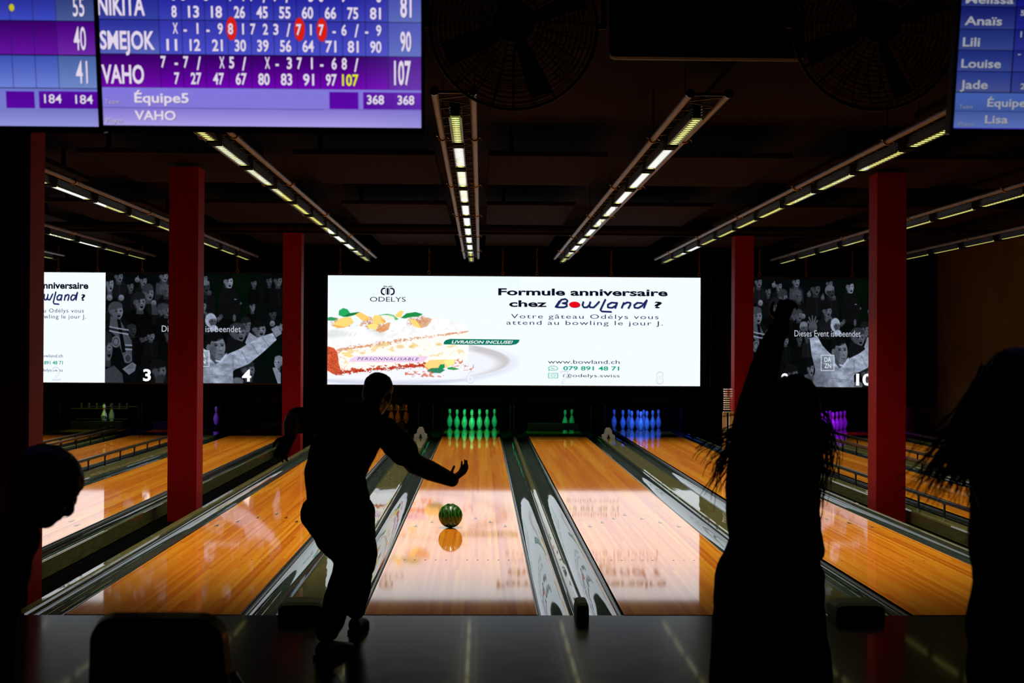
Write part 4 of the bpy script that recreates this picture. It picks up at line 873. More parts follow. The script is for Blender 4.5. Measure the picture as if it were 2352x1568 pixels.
monitor('l', 216-727, 284, 'scoreboard monitor at the top left corner, showing only the right end of its score table', paint_l, letters_l)
def paint_r(r):
    h = 300; g = r.grad; Y = lambda cy: h+cy/4.9-295.6
    ys = [-40, 103, 350, 580, 812, 1043]; nm = [((20, 24, 90), (40, 54, 120)), ((18, 22, 92), (42, 56, 120)), ((26, 40, 110), (48, 64, 128)), ((26, 40, 116), (50, 66, 130)), ((34, 52, 128), (66, 76, 134))]
    for k in range(5):
        y0, y1 = Y(ys[k]), Y(ys[k+1]); g(0, y0, 126, y1-1.5, nm[k][0], nm[k][1]); g(128, y0, 727, y1-1.5, (12+k*5, 12+k*8, 96+k*6), (20+k*8, 24+k*10, 130)); r.rect(0, y1-1.5, 727, y1, (6, 8, 50), .9)
    r.rect(126, 0, 128, Y(1043), (8, 8, 50)); g(0, Y(1045), 727, Y(1250), (64, 92, 168), (60, 84, 150)); r.rect(0, Y(1250)-.8, 727, Y(1250)+.8, (30, 40, 110)); g(0, Y(1252), 727, h, (64, 84, 150), (90, 110, 180)); r.rect(0, h-3, 727, h, (40, 20, 150), .8)
    for k in range(11): r.rect(128+k*51.6-.6, 0, 128+k*51.6+.6, Y(1043), (8, 8, 60), .7)
def letters_r(Lx, t):
    G = (150, 153, 165); D2 = (24, 30, 60)
    def T(s, xa, xb, yb, cap, col=G, bold=.02):
        f = lambda x: x/4.9+2150-2190-(1450-yb)/4.9*.073
        Lx.text(s, f(xa), f(xb), yb/4.9-295.6, cap/4.9, col, bold=bold, shadow=D2, lv=1)
    for a in (('Mélissa', 340, 880, 66, 84), ('Anaïs', 326, 748, 302, 90), ('Lili', 303, 497, 536, 94), ('Louise', 285, 735, 770, 90), ('Jade', 270, 585, 1004, 92)): T(*a); Lx.flush('player_name', t)
    T('Équipe 6', 580, 1150, 1200, 86); T('Lisa', 552, 815, 1386, 86); T('Team', 262, 410, 1225, 44, (130, 136, 160), 0); T('Player', 250, 432, 1420, 44, (130, 136, 160), 0)
    T('5', 958, 1010, 192, 54); T('1', 950, 980, 430, 62); T('2', 958, 1010, 1002, 60); T('-', 930, 960, 640, 60)
monitor('r', 2190, 295, 'scoreboard monitor at the top right corner, with the names Lili, Louise and Jade', paint_r, letters_r, .5)
# switched-off display between the fans
p0 = at(1400, 133, 6.6); t = thing('dark_display', 'large dark display with rounded corners hanging between the two fans', 'display', p0); w_ = 455*6.6/FPX
MB().box((0, 0, 0), (w_, .07, .62), bev=.03).build('housing', M_frame, t)
MB().box((.02, -.003, .02), (w_-.02, .001, .60)).build('screen', M_blackg, t)
MB().tube([(w_/2, .04, .60), (w_/2, .04, ZC-p0.z)], .025, 8).build('ceiling_mount', M_black, t)

# ------------------------------------------------------------------ drum fans
M_fan = mat('fan_bronze', (.03, .014, .007), .5, metal=.4)
def fan(px, py, label, D=6.0):
    p = at(px, py, D); R = 192*D/FPX; t = thing('wall_fan', label, 'fan', p, 'large caged fans under the ceiling')
    cg = MB(); X90 = Matrix.Rotation(math.pi/2, 3, 'X')
    cg.torus((0, 0, 0), R, .008, X90, 48, 6)
    for k in range(12):
        rr = R*(.30+.70*k/12.); d = -.10*math.sqrt(max(0, 1-(rr/R)**2))-.01; cg.torus((0, d, 0), rr, .0022, X90, 40, 4)
        cg.torus((0, -d*1.1, 0), rr, .0022, X90, 40, 4)
    for k in range(24):
        a = 2*math.pi*k/24; pts = []
        for j in range(7): q = .28+.72*j/6; pts.append((R*q*math.cos(a), -.10*math.sqrt(max(0, 1-q*q))-.01, R*q*math.sin(a)))
        cg.tube(pts, .0028, 4); cg.tube([(x, -y*1.1, z) for x, y, z in pts], .0028, 4)
    cg.build('cage', M_fan, t)
    MB().lathe([(0, -.13), (.07, -.13), (.09, -.11), (.095, -.04), (.07, -.03)], 24, M=Matrix.Rotation(math.pi/2, 3, 'X') @ Matrix.Scale(-1, 3, (0, 0, 1))).build('hub', M_black, t)
    for k in range(4):
        a = 2*math.pi*k/4+.4; m = MB(); vs = []
        for j in range(6):
            q = .22+.68*j/5; wd = .16+.10*j/5; tw = .7-.35*j/5
            for s in (-1, 1):
                aa = a+s*wd/q*.5; vs.append((R*q*math.cos(aa), s*.035*tw, R*q*math.sin(aa)))
        m.add(vs+[(x, y+.003, z) for x, y, z in vs], [(2*j, 2*j+1, 2*j+3, 2*j+2) for j in range(5)]+[(12+2*j, 12+2*j+2, 12+2*j+3, 12+2*j+1) for j in range(5)], 0, True).build('blade', M_darkm, t)
    MB().tube([(R, 0, 0), (R+.04, 0, 0)], .012, 8).tube([(-R, 0, 0), (-R-.03, 0, 0)], .012, 8).tube([(R+.03, 0, 0), (R+.03, 0, ZC-p.z)], .012, 8).tube([(-R-.02, 0, 0), (-R-.02, 0, ZC-p.z)], .012, 8).build('yoke', M_fan, t)
fan(1180, 60, 'large caged fan right beside the middle scoreboard monitor')
fan(2010, 62, 'large caged fan left of the right scoreboard monitor')

# ------------------------------------------------------------------ pin rack by the far right column
t = thing('display_stand', 'narrow wooden stand topped with stacked red and white pin necks', 'stand', (3.78, 12.1, 0))
for dx in (-.062, .062): MB().box((dx-.022, -.02, -.0), (dx+.022, .02, .66)).build('wooden_post', mat('stand_wood', (.50, .30, .10), .5) if dx < 0 else bpy.data.materials['stand_wood'], t)
MB().box((-.075, -.03, .36), (.075, .03, .385)).box((-.075, -.03, .66), (.075, .03, .675)).build('shelf', M_tan, t)
for k in range(10):
    z = .70+k*.034; MB().box((-.07, -.028, z), (.062, .028, z+.018), bev=.006).build('white_band', M_white, t)
    MB().box((-.01+(.03 if k < 6 else -.01), -.033, z+.003), (.025+(.03 if k < 6 else -.01), .03, z+.016)).build('red_band', M_rstripe, t)
MB().tube([(-.03, 0, .385), (-.03, 0, .66)], .012, 8).tube([(.02, 0, .385), (.02, 0, .66)], .012, 8).build('rod', M_white, t)

# ------------------------------------------------------------------ people
def ring_chain(m, pts, n=20):
    """pts: (pos, r_lateral, r_depth, lateral dir) closed elliptical tube with round ends"""
    P = [Vector(p[0]) for p in pts]; vs = []; fs = []; secs = []
    for i, q in enumerate(pts):
        tn = (P[min(i+1, len(P)-1)]-P[max(i-1, 0)]).normalized(); u = Vector(q[3]) if len(q) > 3 and q[3] is not None else None
        if u is None: u = Vector((1, 0, 0)) if abs(tn.x) < .9 else Vector((0, 1, 0))
        u = (u-tn*u.dot(tn)).normalized(); v = tn.cross(u); secs.append((P[i], q[1], q[2] if q[2] else q[1], u, v, tn))
    full = []
    p, a, b2, u, v, tn = secs[0]; r_ = min(a, b2)
    for k in (3, 2, 1): s = math.sin(k/4*math.pi/2); c_ = math.cos(k/4*math.pi/2); full.append((p-tn*r_*s, a*c_, b2*c_, u, v))
    full += [(s_[0], s_[1], s_[2], s_[3], s_[4]) for s_ in secs]
    p, a, b2, u, v, tn = secs[-1]; r_ = min(a, b2)
    for k in (1, 2, 3): s = math.sin(k/4*math.pi/2); c_ = math.cos(k/4*math.pi/2); full.append((p+tn*r_*s, a*c_, b2*c_, u, v))
    for (p, a, b2, u, v) in full:
        for k in range(n): q = 2*math.pi*k/n; vs.append(p+u*a*math.cos(q)+v*b2*math.sin(q))
    for i in range(len(full)-1):
        for k in range(n): fs.append((i*n+k, i*n+(k+1) % n, (i+1)*n+(k+1) % n, (i+1)*n+k))
    fs += [tuple(range(n-1, -1, -1)), tuple(range((len(full)-1)*n, len(full)*n))]
    m.add(vs, fs, 0, True); return m
def blob(m, c, rx, ry, rz, M=None, n=16):
    bm = bmesh.new(); bmesh.ops.create_uvsphere(bm, u_segments=n, v_segments=n//2+2, radius=1)
    for v in bm.verts:
        p = Vector((v.co.x*rx, v.co.y*ry, v.co.z*rz)); v.co = (M @ p if M else p)+Vector(c)
    m.bm(bm, 0, True); return m
def remesh(m, name, mt, parent, voxel, smooth=4, folds=0, fscale=8, factor=.5):
    me = bpy.data.meshes.new('tmp'); me.from_pydata(m.v, [], m.f)
    bm = bmesh.new(); bm.from_mesh(me); bmesh.ops.recalc_face_normals(bm, faces=bm.faces); bm.to_mesh(me); bm.free()
    o = bpy.data.objects.new('tmp', me); COL.objects.link(o)
    md = o.modifiers.new('r', 'REMESH'); md.mode = 'VOXEL'; md.voxel_size = voxel; md.use_smooth_shade = True
    ms = o.modifiers.new('s', 'SMOOTH'); ms.factor = factor; ms.iterations = smooth
    dg = bpy.context.evaluated_depsgraph_get(); dg.update(); ev = o.evaluated_get(dg); nm = bpy.data.meshes.new_from_object(ev); nm.name = name
    bpy.data.objects.remove(o)
    if folds:
        for v, nr in zip(nm.vertices, [x.normal.copy() for x in nm.vertices]):
            p = v.co*fscale; v.co += nr*folds*(noise.noise(Vector((p.x, p.y, p.z*.6)))+.5*noise.noise(p*2.3))
    for p in nm.polygons: p.use_smooth = True
    nm.materials.clear(); nm.materials.append(mt); ob = bpy.data.objects.new(name, nm); COL.objects.link(ob); ob.parent = parent; return ob
def basis(fwd, up):
    f = Vector(fwd).normalized(); u = Vector(up); u = (u-f*u.dot(f)).normalized(); r = f.cross(u); return Matrix((r, f, u)).transposed()   # x right, y forward, z up
def head_parts(m, c, B, k=1.0):
    c = Vector(c); b_ = lambda x, y, z, a, d, e: blob(m, c+B @ Vector((x*k, y*k, z*k)), a*k, d*k, e*k, B)
    b_(0, -.01, .03, .076, .094, .086); b_(0, .022, -.025, .064, .072, .085); b_(0, .045, -.075, .042, .045, .036)
    b_(0, .098, -.022, .013, .018, .022); b_(0, .094, .005, .009, .012, .022)
    b_(0, .083, .020, .055, .014, .012); b_(0, .085, -.055, .024, .012, .009)
    for s in (-1, 1): b_(s*.078, -.005, -.012, .010, .019, .031); b_(s*.04, .066, -.03, .022, .018, .02)
def eyes(c, B, parent, k=1.0):
    for s in (-1, 1):
        m = MB(); blob(m, Vector(c)+B @ Vector((s*.031*k, .083*k, .003*k)), .011*k, .009*k, .010*k, None, 10); m.build('eye', M_eye, parent)
def hand(m, wrist, dirv, palm_n, curl=.5, k=1.0, thumb=1, spread=.16):
    """palm + five fingers; dirv towards the fingertips, palm_n out of the palm"""
    d = Vector(dirv).normalized(); nrm = Vector(palm_n); nrm = (nrm-d*nrm.dot(d)).normalized(); side = d.cross(nrm)*thumb; w0 = Vector(wrist)
    ring_chain(m, [(w0-d*.02*k, .027*k, .019*k, side), (w0+d*.03*k, .036*k, .016*k, side), (w0+d*.075*k, .042*k, .014*k, side), (w0+d*.088*k, .040*k, .012*k, side)], 14)
    for i, (off, ln_) in enumerate(((.030, .074), (.010, .082), (-.011, .077), (-.031, .060))):
        b0 = w0+d*(.084-abs(i-1.3)*.004)*k+side*off*k; dd = (d+side*(off*spread/.03)).normalized(); p = [b0-d*.012*k, b0]; ang = 0; cur = b0
        for j, seg in enumerate((.44, .31, .25)):
            ang += curl*(.55, .75, .6)[j]*(1+.08*i); v = dd*math.cos(ang)+nrm*math.sin(ang); cur = cur+v*ln_*seg*k; p.append(cur)
        rs = [.0095, .0090, .0085, .0078, .0066]; ring_chain(m, [(q, rs[j]*k, None) for j, q in enumerate(p)], 10)
    b0 = w0+d*.022*k+side*.026*k; t1 = b0+(side*.75+d*.55+nrm*.25).normalized()*.040*k; t2 = t1+(side*.35+d*.85+nrm*.35).normalized()*.032*k; t3 = t2+(side*.05+d*.9+nrm*.5).normalized()*.025*k
    ring_chain(m, [(b0-side*.01*k, .013*k, None), (b0, .0125*k, None), (t1, .0108*k, None), (t2, .0095*k, None), (t3, .0078*k, None)], 10)
def shoe(parent, heel, toe, wd=.042):
    h, t_ = Vector(heel), Vector(toe); d = (t_-h).normalized(); sd = d.cross(Vector((0, 0, 1))).normalized(); m = MB(); Lh = (t_-h).length
    ring_chain(m, [(h+d*.0+Vector((0, 0, .045)), .036, .045, sd), (h+d*Lh*.35+Vector((0, 0, .042)), .037, .040, sd), (h+d*Lh*.7+Vector((0, 0, .030)), .046, .028, sd), (h+d*Lh*.95+Vector((0, 0, .024)), .036, .020, sd)], 16)
    s = remesh(m, 'shoe', M_shoe, parent, .007, 2)
    m2 = MB(); q = []
    for (f_, w2) in ((-.16, .02), (-.12, .034), (.3, .036), (.7, .050), (1.0, .036), (1.06, .015)): q.append((h+d*Lh*f_, w2))
    vs = [p+sd*w2 for p, w2 in q]+[p-sd*w2 for p, w2 in reversed(q)]; n = len(vs)
    m2.add([(v.x, v.y, .002) for v in vs]+[(v.x, v.y, .018) for v in vs], [tuple(range(n)), tuple(range(n, 2*n))]+[(i, (i+1) % n, n+(i+1) % n, n+i) for i in range(n)]); m2.build('sole', M_black, s)
def limb(m, pts, ex=0): ring_chain(m, [(p, r+ex, None) for p, r in pts], 18)

# ---- the bowler
bow = thing('person', 'person in dark T-shirt and trousers bending forward after releasing the ball', 'person', (0, 0, 0))
hip = at(778, 1168, 7.05); waist = at(768, 1090, 7.14); chest = at(796, 1010, 7.27); nb = at(842, 950, 7.36)
hc = at(868, 906, 7.44)+Vector((0, 0, 0)); B = basis((.32, .93, -.30), (.18, .12, 1))
lat = Vector((.93, -.20, -.28))
lsh = at(752, 968, 7.24); rsh = at(885, 992, 7.40)
lel = at(672, 964, 7.02); lwr = at(666, 1004, 6.84)
rel = at(954, 1066, 7.44); rwr = at(1038, 1102, 7.52)
lhip = at(748, 1178, 7.00); rhip = at(806, 1178, 7.12)
lkn = at(806, 1290, 7.16); lan = at(750, 1462, 7.00); rkn = at(828, 1262, 7.45); ran = at(816, 1412, 7.62)
lan.z = .10; ran.z = .10
def bowler_body(ex=0, parts='all'):
    m = MB()
    return m
m = MB()
ring_chain(m, [(hip-Vector((0, 0, .06)), .150, .115, lat), (hip+Vector((0, 0, .05)), .150, .112, lat), (waist, .135, .100, lat), (chest, .165, .112, lat), (chest.lerp(nb, .55), .165, .095, lat), (nb, .075, .065, lat)], 24)
limb(m, [(nb-Vector((0, .02, .03)), .062), (nb.lerp(hc, .5), .056), (hc-Vector((0, 0, .03)), .054)]); head_parts(m, hc, B, .98)
limb(m, [(lsh, .066), (lsh.lerp(lel, .5), .056), (lel, .047), (lel.lerp(lwr, .35), .046), (lwr, .031)])
limb(m, [(rsh, .068), (rsh.lerp(rel, .5), .060), (rel, .060), (rel.lerp(rwr, .4), .057), (rwr, .040)])
hand(m, lwr, (-.42, -.30, -.80), (.6, -.6, .2), .55, 1.0, 1); hand(m, rwr, (.66, .50, .46), (-.50, -.30, .80), .55, .98, -1)
for h_, k_, a_ in ((lhip, lkn, lan), (rhip, rkn, ran)):
    limb(m, [(h_, .088), (h_.lerp(k_, .5), .074), (k_, .056), (k_.lerp(a_, .35), .055), (a_, .036)])
remesh(m, 'body', M_skin, bow, .0058, 3)
eyes(hc, B, bow)
m = MB()
ring_chain(m, [(hip+Vector((0, 0, .03)), .166, .135, lat), (waist, .166, .128, lat), (chest, .182, .132, lat), (chest.lerp(nb, .55), .182, .112, lat), (nb-Vector((0, 0, .015)), .092, .08, lat)], 24)
limb(m, [(chest.lerp(lsh, .6), .085), (lsh, .085), (lsh.lerp(lel, .45), .076), (lsh.lerp(lel, .85), .070)]); limb(m, [(chest.lerp(rsh, .6), .088), (rsh, .088), (rsh.lerp(rel, .35), .086), (rsh.lerp(rel, .62), .080)])
remesh(m, 't_shirt', M_cloth, bow, .010, 4, .008, 9)
m = MB()
ring_chain(m, [(hip-Vector((0, 0, .05)), .172, .138, lat), (hip+Vector((0, 0, .05)), .166, .135, lat)], 24)
limb(m, [(lhip+Vector((-.02, 0, 0)), .112), (lhip.lerp(lkn, .5)+Vector((-.01, 0, 0)), .105), (lkn, .092), (lkn.lerp(lan, .5), .080), (lan+Vector((0, 0, .03)), .062)])
limb(m, [(rhip+Vector((.02, 0, 0)), .112), (rhip.lerp(rkn, .5), .106), (rkn, .094), (rkn.lerp(ran, .5), .080), (ran+Vector((0, 0, .03)), .058)])
remesh(m, 'trousers', M_denim, bow, .010, 4, .010, 11)
m = MB(); blob(m, hc+B @ Vector((0, -.018, .042)), .083, .094, .080, B); blob(m, hc+B @ Vector((0, -.05, -.0)), .072, .06, .075, B); remesh(m, 'hair', M_hair, bow, .008, 3, .003, 60)
shoe(bow, (lan.x-.02, lan.y-.05, 0), (lan.x+.11, lan.y+.15, 0)); shoe(bow, (ran.x, ran.y-.05, 0), (ran.x+.03, ran.y+.19, 0))

# ---- hair of loose strands
def strands(parent, roots, n, seed, r0=.0026):
    rs = np.random.RandomState(seed); m = MB()
    for k in range(n):
        path = roots[rs.randint(len(roots))]; j = rs.randn(3)*.018; c_ = rs.randn(3)*.030; pts = []
        N = 9; f_end = rs.uniform(.7, 1.05)
        for i in range(N):
            t_ = i/(N-1)*f_end*(len(path)-1); a = min(int(t_), len(path)-2); p = Vector(path[a]).lerp(Vector(path[a+1]), t_-a); q = i/(N-1)
            pts.append(p+Vector(j)+Vector(c_)*q+Vector((math.sin(q*8+k)*.014*q, 0, math.cos(q*7+k)*.012*q)))
        m.tube(pts, [r0*(1-.75*i/(N-1)) for i in range(N)], 5, cap=False)
    return m
# ---- the woman with the raised arm
D = 5.0
wm = thing('person', 'woman seen from behind with one arm raised high and long loose hair', 'person', (0, 0, 0))
P = lambda x, y, dd=0: at(x, y, D+dd)
hc = P(1822, 932, .03); B = basis((-.05, 1, .12), (-.03, -.1, 1)); lat = Vector((1, 0, 0)); lat2 = Vector((1, 0, -.05))
nb = P(1790, 1010); ch = P(1768, 1090); ws = P(1764, 1170); hp = P(1766, 1290); lsh = P(1722, 1000); rsh = P(1838, 1040); lel = P(1752, 850, .03); lwr = P(1793, 745, .07); rel = P(1856, 1180, .05); rwr = P(1872, 1300, .12)
lk_, la_ = P(1712, 1560, .05), P(1708, 1770, -.02); rk_, ra_ = P(1828, 1560, .05), P(1835, 1770, .0); la_.z = ra_.z = .09
m = MB()
ring_chain(m, [(hp-Vector((0, 0, .05)), .150, .11, lat), (hp+Vector((0, 0, .06)), .145, .10, lat), (ws, .112, .085, lat), (ch, .130, .095, lat), (ch.lerp(nb, .6), .125, .08, lat), (nb, .055, .05, lat)], 24)
limb(m, [(nb, .050), (nb.lerp(hc, .5), .048), (hc-Vector((0, 0, .03)), .046)]); head_parts(m, hc, B, .93)
limb(m, [(lsh, .052), (lsh.lerp(lel, .5), .043), (lel, .036), (lel.lerp(lwr, .4), .034), (lwr, .024)]); limb(m, [(rsh, .05), (rsh.lerp(rel, .5), .04), (rel, .034), (rel.lerp(rwr, .4), .033), (rwr, .023)])
hand(m, lwr, (.25, .1, .95), (.6, .75, 0), 1.15, .95, 1); hand(m, rwr, (.05, .1, -1), (-1, .1, 0), .6, .95, 1)
for h_, k_, a_ in ((P(1722, 1310), lk_, la_), (P(1812, 1310), rk_, ra_)): limb(m, [(h_, .085), (h_.lerp(k_, .5), .07), (k_, .052), (k_.lerp(a_, .35), .05), (a_, .033)])
remesh(m, 'body', M_skin, wm, .0065, 3); eyes(hc, B, wm, .93)
m = MB()
ring_chain(m, [(P(1770, 1255), .152, .12, lat), (P(1757, 1190), .142, .112, lat), (P(1756, 1120), .148, .112, lat), (P(1762, 1050), .148, .11, lat), (P(1775, 1000), .112, .085, lat), (nb+Vector((0, 0, .0)), .07, .06, lat)], 24)
limb(m, [(P(1742, 1030), .09), (lsh, .080), (P(1728, 950), .066), (lel, .054), (lel.lerp(lwr, .6), .043), (lwr, .036)]); limb(m, [(P(1815, 1050), .07), (rsh, .062), (rsh.lerp(rel, .5), .056), (rel, .05), (rel.lerp(rwr, .7), .042)])
remesh(m, 'top', M_cloth, wm, .011, 4, .009, 8)
m = MB()
ring_chain(m, [(P(1766, 1330), .200, .15, lat), (P(1765, 1270), .170, .13, lat), (P(1762, 1225), .142, .115, lat)], 24); blob(m, P(1868, 1322), .045, .06, .045)
limb(m, [(P(1725, 1330), .138), (P(1715, 1430), .140), (P(1712, 1568), .135), (la_+Vector((0, 0, .10)), .115)]); limb(m, [(P(1806, 1330), .138), (P(1815, 1430), .138), (P(1835, 1568), .128), (ra_+Vector((0, 0, .10)), .115)])
remesh(m, 'trousers', M_denim, wm, .013, 4, .012, 7)
m = MB(); blob(m, hc+Vector((0, -.01, .025)), .098, .108, .098); ring_chain(m, [(hc+Vector((0, -.04, .02)), .096, .08, lat), (P(1812, 1010, -.09), .105, .05, lat), (P(1790, 1080, -.12), .10, .04, lat), (P(1770, 1130, -.13), .06, .03, lat)], 20)
ring_chain(m, [(P(1868, 935, -.02), .028, .03, lat), (P(1876, 1020, -.04), .026, .03, lat), (P(1862, 1110, -.05), .024, .025, lat), (P(1860, 1175, -.05), .012, .012, lat)], 14)
hb = remesh(m, 'hair', M_hair, wm, .010, 3, .008, 26)
rt = [[P(1850, 930), P(1885, 1000), P(1878, 1090), P(1862, 1190)], [P(1850, 930), P(1893, 980), P(1905, 1040), P(1880, 1120)], [P(1790, 960, -.1), P(1700, 1010, -.1), P(1650, 1050, -.1), P(1622, 1100, -.08)],
      [P(1790, 960, -.1), P(1690, 1030, -.1), P(1660, 1080, -.1), P(1645, 1130, -.08)], [P(1790, 940, -.1), P(1700, 985, -.1), P(1640, 1010, -.1), P(1612, 1050, -.1)], [P(1860, 1000), P(1868, 1100), P(1856, 1195)]]
strands(wm, rt, 200, 5, .0036).build('loose_strands', M_hair, wm)
shoe(wm, (la_.x, la_.y-.05, 0), (la_.x-.02, la_.y+.16, 0)); shoe(wm, (ra_.x, ra_.y-.05, 0), (ra_.x+.02, ra_.y+.16, 0))

# ---- the woman at the right edge
D = 3.5
w2 = thing('person', 'woman with long hair at the right edge, seen from behind in dark clothes', 'person', (0, 0, 0))
hc = P(2334, 905, 0); B = basis((-.2, 1, .0), (0, 0, 1)); nb = P(2340, 1030); sh1 = P(2280, 1075); sh2 = P(2440, 1075); ch = P(2350, 1150); ws = P(2355, 1260); hp = P(2360, 1400)
m = MB(); ring_chain(m, [(hp-Vector((0, 0, .05)), .150, .11, lat), (hp+Vector((0, 0, .05)), .145, .10, lat), (ws, .11, .085, lat), (ch, .13, .095, lat), (ch.lerp(nb, .6), .13, .08, lat), (nb, .055, .05, lat)], 24)
limb(m, [(nb, .050), (nb.lerp(hc, .5), .048), (hc-Vector((0, 0, .03)), .046)]); head_parts(m, hc, B, .95)
e1 = P(2262, 1250, .05); w1 = P(2275, 1400, .12); e2 = P(2462, 1250, .05); w2_ = P(2455, 1400, .15)
for s_, e_, h_, tb in ((sh1, e1, w1, 1), (sh2, e2, w2_, -1)):
    limb(m, [(s_, .05), (s_.lerp(e_, .5), .04), (e_, .034), (e_.lerp(h_, .4), .033), (h_, .023)]); hand(m, h_, (0, .15, -1), (tb*.9, .2, 0), .5, .95, tb)
kA, aA, kB, aB = P(2310, 1780, .0), P(2308, 2140, 0), P(2410, 1780), P(2412, 2140); aA.z = aB.z = .09
for h_, k_, a_ in ((P(2315, 1420), kA, aA), (P(2405, 1420), kB, aB)): limb(m, [(h_, .085), (h_.lerp(k_, .5), .07), (k_, .052), (k_.lerp(a_, .35), .05), (a_, .033)])
remesh(m, 'body', M_skin, w2, .0065, 3); eyes(hc, B, w2, .95)
m = MB(); ring_chain(m, [(P(2360, 1370), .150, .115, lat), (P(2355, 1290), .122, .10, lat), (P(2352, 1180), .135, .105, lat), (P(2350, 1100), .145, .095, lat), (nb, .07, .06, lat)], 24)
for s_, e_, h_ in ((sh1, e1, w1), (sh2, e2, w2_)): limb(m, [(s_.lerp(ch, .4), .08), (s_, .062), (s_.lerp(e_, .5), .054), (e_, .046), (e_.lerp(h_, .75), .040)])
remesh(m, 'top', M_cloth, w2, .011, 4, .007, 9)
m = MB(); ring_chain(m, [(P(2360, 1440), .165, .13, lat), (P(2358, 1350), .145, .115, lat)], 24)
for h_, k_, a_ in ((P(2318, 1440), kA, aA), (P(2402, 1440), kB, aB)): limb(m, [(h_, .108), (h_.lerp(k_, .5)+Vector((-.02 if h_.x < 1.4 else .0, 0, 0)), .105), (k_, .090), (a_+Vector((0, 0, .08)), .085)])
remesh(m, 'trousers', M_denim, w2, .013, 4, .010, 7)
m = MB(); blob(m, hc+Vector((0, -.01, .015)), .102, .112, .112); ring_chain(m, [(hc+Vector((0, -.03, 0)), .104, .09, lat), (P(2318, 1000, -.08), .115, .06, lat), (P(2312, 1100, -.11), .105, .05, lat), (P(2320, 1200, -.12), .06, .03, lat)], 20)
remesh(m, 'hair', M_hair, w2, .010, 3, .006, 26)
rt = [[P(2270, 860, -.05), P(2228, 960, -.04), P(2180, 1050, -.02), P(2130, 1110, 0)], [P(2260, 900, -.05), P(2220, 1000, -.04), P(2195, 1070, -.02), P(2172, 1120, 0)], [P(2275, 880, -.05), P(2235, 990, -.04), P(2215, 1060), P(2205, 1115)],
      [P(2262, 900, -.05), P(2215, 985, -.04), P(2160, 1050), P(2114, 1130)], [P(2285, 900, -.05), P(2250, 1000, -.05), P(2245, 1090), P(2255, 1160)]]
strands(w2, rt, 260, 8, .0042).build('loose_strands', M_hair, w2)
for a_, q in ((aA, -.02), (aB, .02)): shoe(w2, (a_.x, a_.y-.05, 0), (a_.x+q, a_.y+.16, 0))

# ---- the seated youngster at the left edge
D = 4.0
kid = thing('person', 'person with short hair at the left edge, head turned to the lanes, in dark clothes', 'person', (0, 0, 0))
hc = P(104, 1118, 0); B = basis((.80, .38, -.62), (.55, .12, .80)); nb = P(38, 1215, -.03); ch = P(-48, 1320, -.03); ws = P(-75, 1430, -.03); hp = P(-85, 1530)
lat = Vector((.9, -.3, 0)); m = MB()
ring_chain(m, [(hp-Vector((0, 0, .05)), .145, .11, lat), (ws, .12, .09, lat), (ch, .14, .10, lat), (ch.lerp(nb, .6), .12, .08, lat), (nb, .055, .05, lat)], 24)
limb(m, [(nb, .054), (nb.lerp(hc, .5), .052), (hc-Vector((0, 0, .03)), .05)]); head_parts(m, hc, B, 1.0)
shR = P(6, 1290, -.02); elR = P(-2, 1480, .06); wrR = P(-20, 1580, .22); shL = P(-120, 1300, .02); elL = P(-140, 1480, .08); wrL = P(-110, 1580, .25)
for s_, e_, h_, tb in ((shR, elR, wrR, 1), (shL, elL, wrL, -1)): limb(m, [(s_, .05), (s_.lerp(e_, .5), .042), (e_, .036), (h_, .025)]); hand(m, h_, (.1, 1, -.1), (0, -.1, -1), .6, .92, tb)
hips = [P(-118, 1560), P(-50, 1560)]; kn = [P(-120, 1600, .42), P(-35, 1600, .42)]; an = [Vector((k_.x, k_.y-.02, .09)) for k_ in kn]
for h_, k_, a_ in zip(hips, kn, an): limb(m, [(h_, .085), (h_.lerp(k_, .5), .07), (k_, .054), (k_.lerp(a_, .4), .05), (a_, .034)])
remesh(m, 'body', M_skin, kid, .0065, 3); eyes(hc, B, kid)
m = MB(); ring_chain(m, [(hp, .165, .13, lat), (ws, .15, .115, lat), (ch, .155, .12, lat), (ch.lerp(nb, .6), .13, .095, lat), (nb-Vector((0, 0, .02)), .078, .07, lat)], 24)
for s_, e_, h_ in ((shR, elR, wrR), (shL, elL, wrL)): limb(m, [(s_.lerp(ch, .4), .075), (s_, .062), (e_, .050), (e_.lerp(h_, .7), .040)])
remesh(m, 'sweater', M_cloth, kid, .011, 4, .007, 9)
m = MB(); ring_chain(m, [(hp-Vector((0, 0, .08)), .165, .13, lat), (hp, .155, .125, lat)], 20)
for h_, k_, a_ in zip(hips, kn, an): limb(m, [(h_, .10), (k_, .078), (a_+Vector((0, 0, .05)), .065)])
remesh(m, 'trousers', M_denim, kid, .013, 3, .007, 9)
m = MB(); blob(m, hc+B @ Vector((0, -.012, .036)), .094, .108, .088, B); blob(m, hc+B @ Vector((0, -.045, -.01)), .086, .066, .09, B); remesh(m, 'hair', M_hair, kid, .008, 3, .004, 50)
for a_ in an: shoe(kid, (a_.x, a_.y-.05, 0), (a_.x+.01, a_.y+.16, 0))
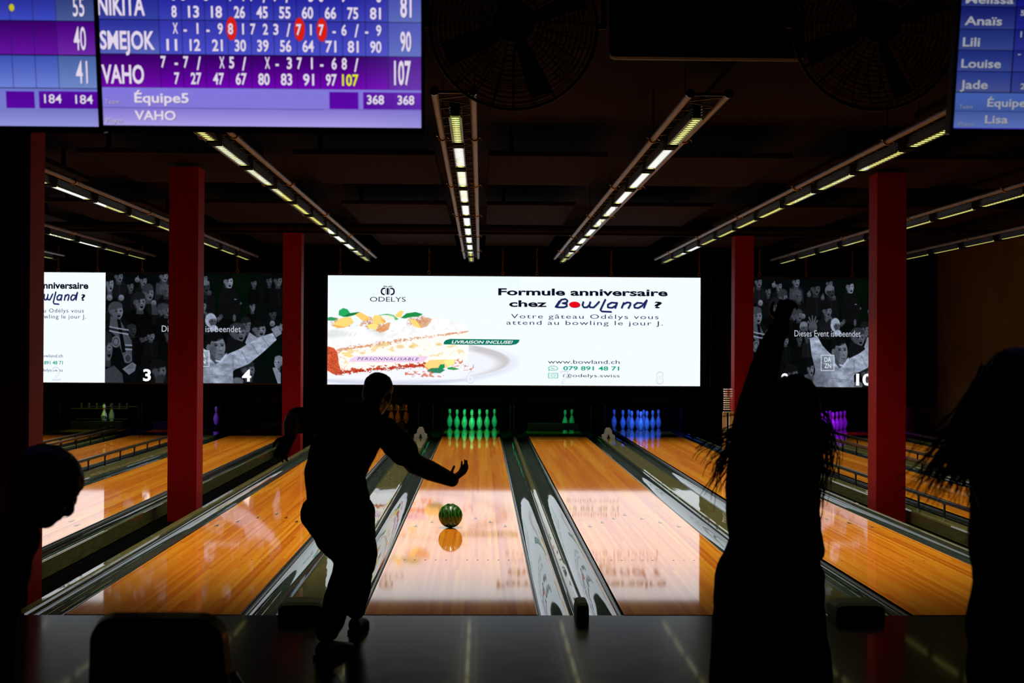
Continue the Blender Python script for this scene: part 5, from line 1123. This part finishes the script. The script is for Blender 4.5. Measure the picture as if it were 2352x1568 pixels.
bn = thing('bench', 'dark bench under the person at the left edge', 'bench', (hp.x, hp.y, 0))
zb = hp.z-.20
MB().box((-.55, -.22, zb-.06), (.30, .22, zb), bev=.015).build('seat', M_blackg, bn)
for sx in (-.48, .23): MB().box((sx-.02, -.18, 0), (sx+.02, .18, zb-.06)).build('leg', M_darkm, bn)

# ------------------------------------------------------------------ lounge chair in the foreground
D = 3.6; pc = P(380, 1568); ct = P(360, 1398).z; X0 = P(206, 1500).x; X1 = P(540, 1500).x; Y0_ = pc.y; w_ = X1-X0
t = thing('lounge_chair', 'dark rounded chair back in the foreground at the lower left', 'chair', ((X0+X1)/2, Y0_, 0))
def shell(zt, zb_, wt, wb, y0, thick, lean=0, nn=10):
    m = MB(); pr = []; r_ = .075
    for i in range(nn+1): a = math.pi/2*i/nn; pr.append((wt/2-r_+r_*math.sin(a) if False else wt/2-r_+r_*math.cos(math.pi/2-a), zt-r_+r_*math.sin(math.pi/2-a)))
    right = pr+[(wb/2, zb_)]; left = [(-x, z) for x, z in reversed(right)]; o_ = right+left; n = len(o_)
    fr = [(x, y0+(z-zb_)*lean+abs(x)**2*.9, z) for x, z in o_]; bk = [(x*.97, y0-thick+(z-zb_)*lean+abs(x)**2*.9, z-.006) for x, z in o_]
    m.add(fr+bk, [tuple(range(n)), tuple(range(2*n-1, n-1, -1))]+[(i, n+i, n+(i+1) % n, (i+1) % n) for i in range(n)], 0, False); return m
M_seat = mat('chair_shell', (.010, .009, .011), .32, coat=.3)
sb = shell(ct, .38, w_*.93, w_*1.06, 0, .05, -.10).build('backrest', M_seat, t)
MB().box((-w_*.5, .02, .38), (w_*.5, .46, .45), bev=.02).build('seat', M_seat, t)
for s in (-1, 1):
    k = .56 if s > 0 else .40
    MB().tube([(s*w_*k, .44, .0), (s*w_*k, .40, .60), (s*w_*(k+.02), .0, .68), (s*w_*(k-.06), -.03, ct-.17)], .012, 10).build('arm', M_darkm, t)
    for y in (.03, .40): MB().tube([(s*w_*.42, y, 0), (s*w_*.38, y, .39)], .014, 10).build('leg', M_darkm, t)
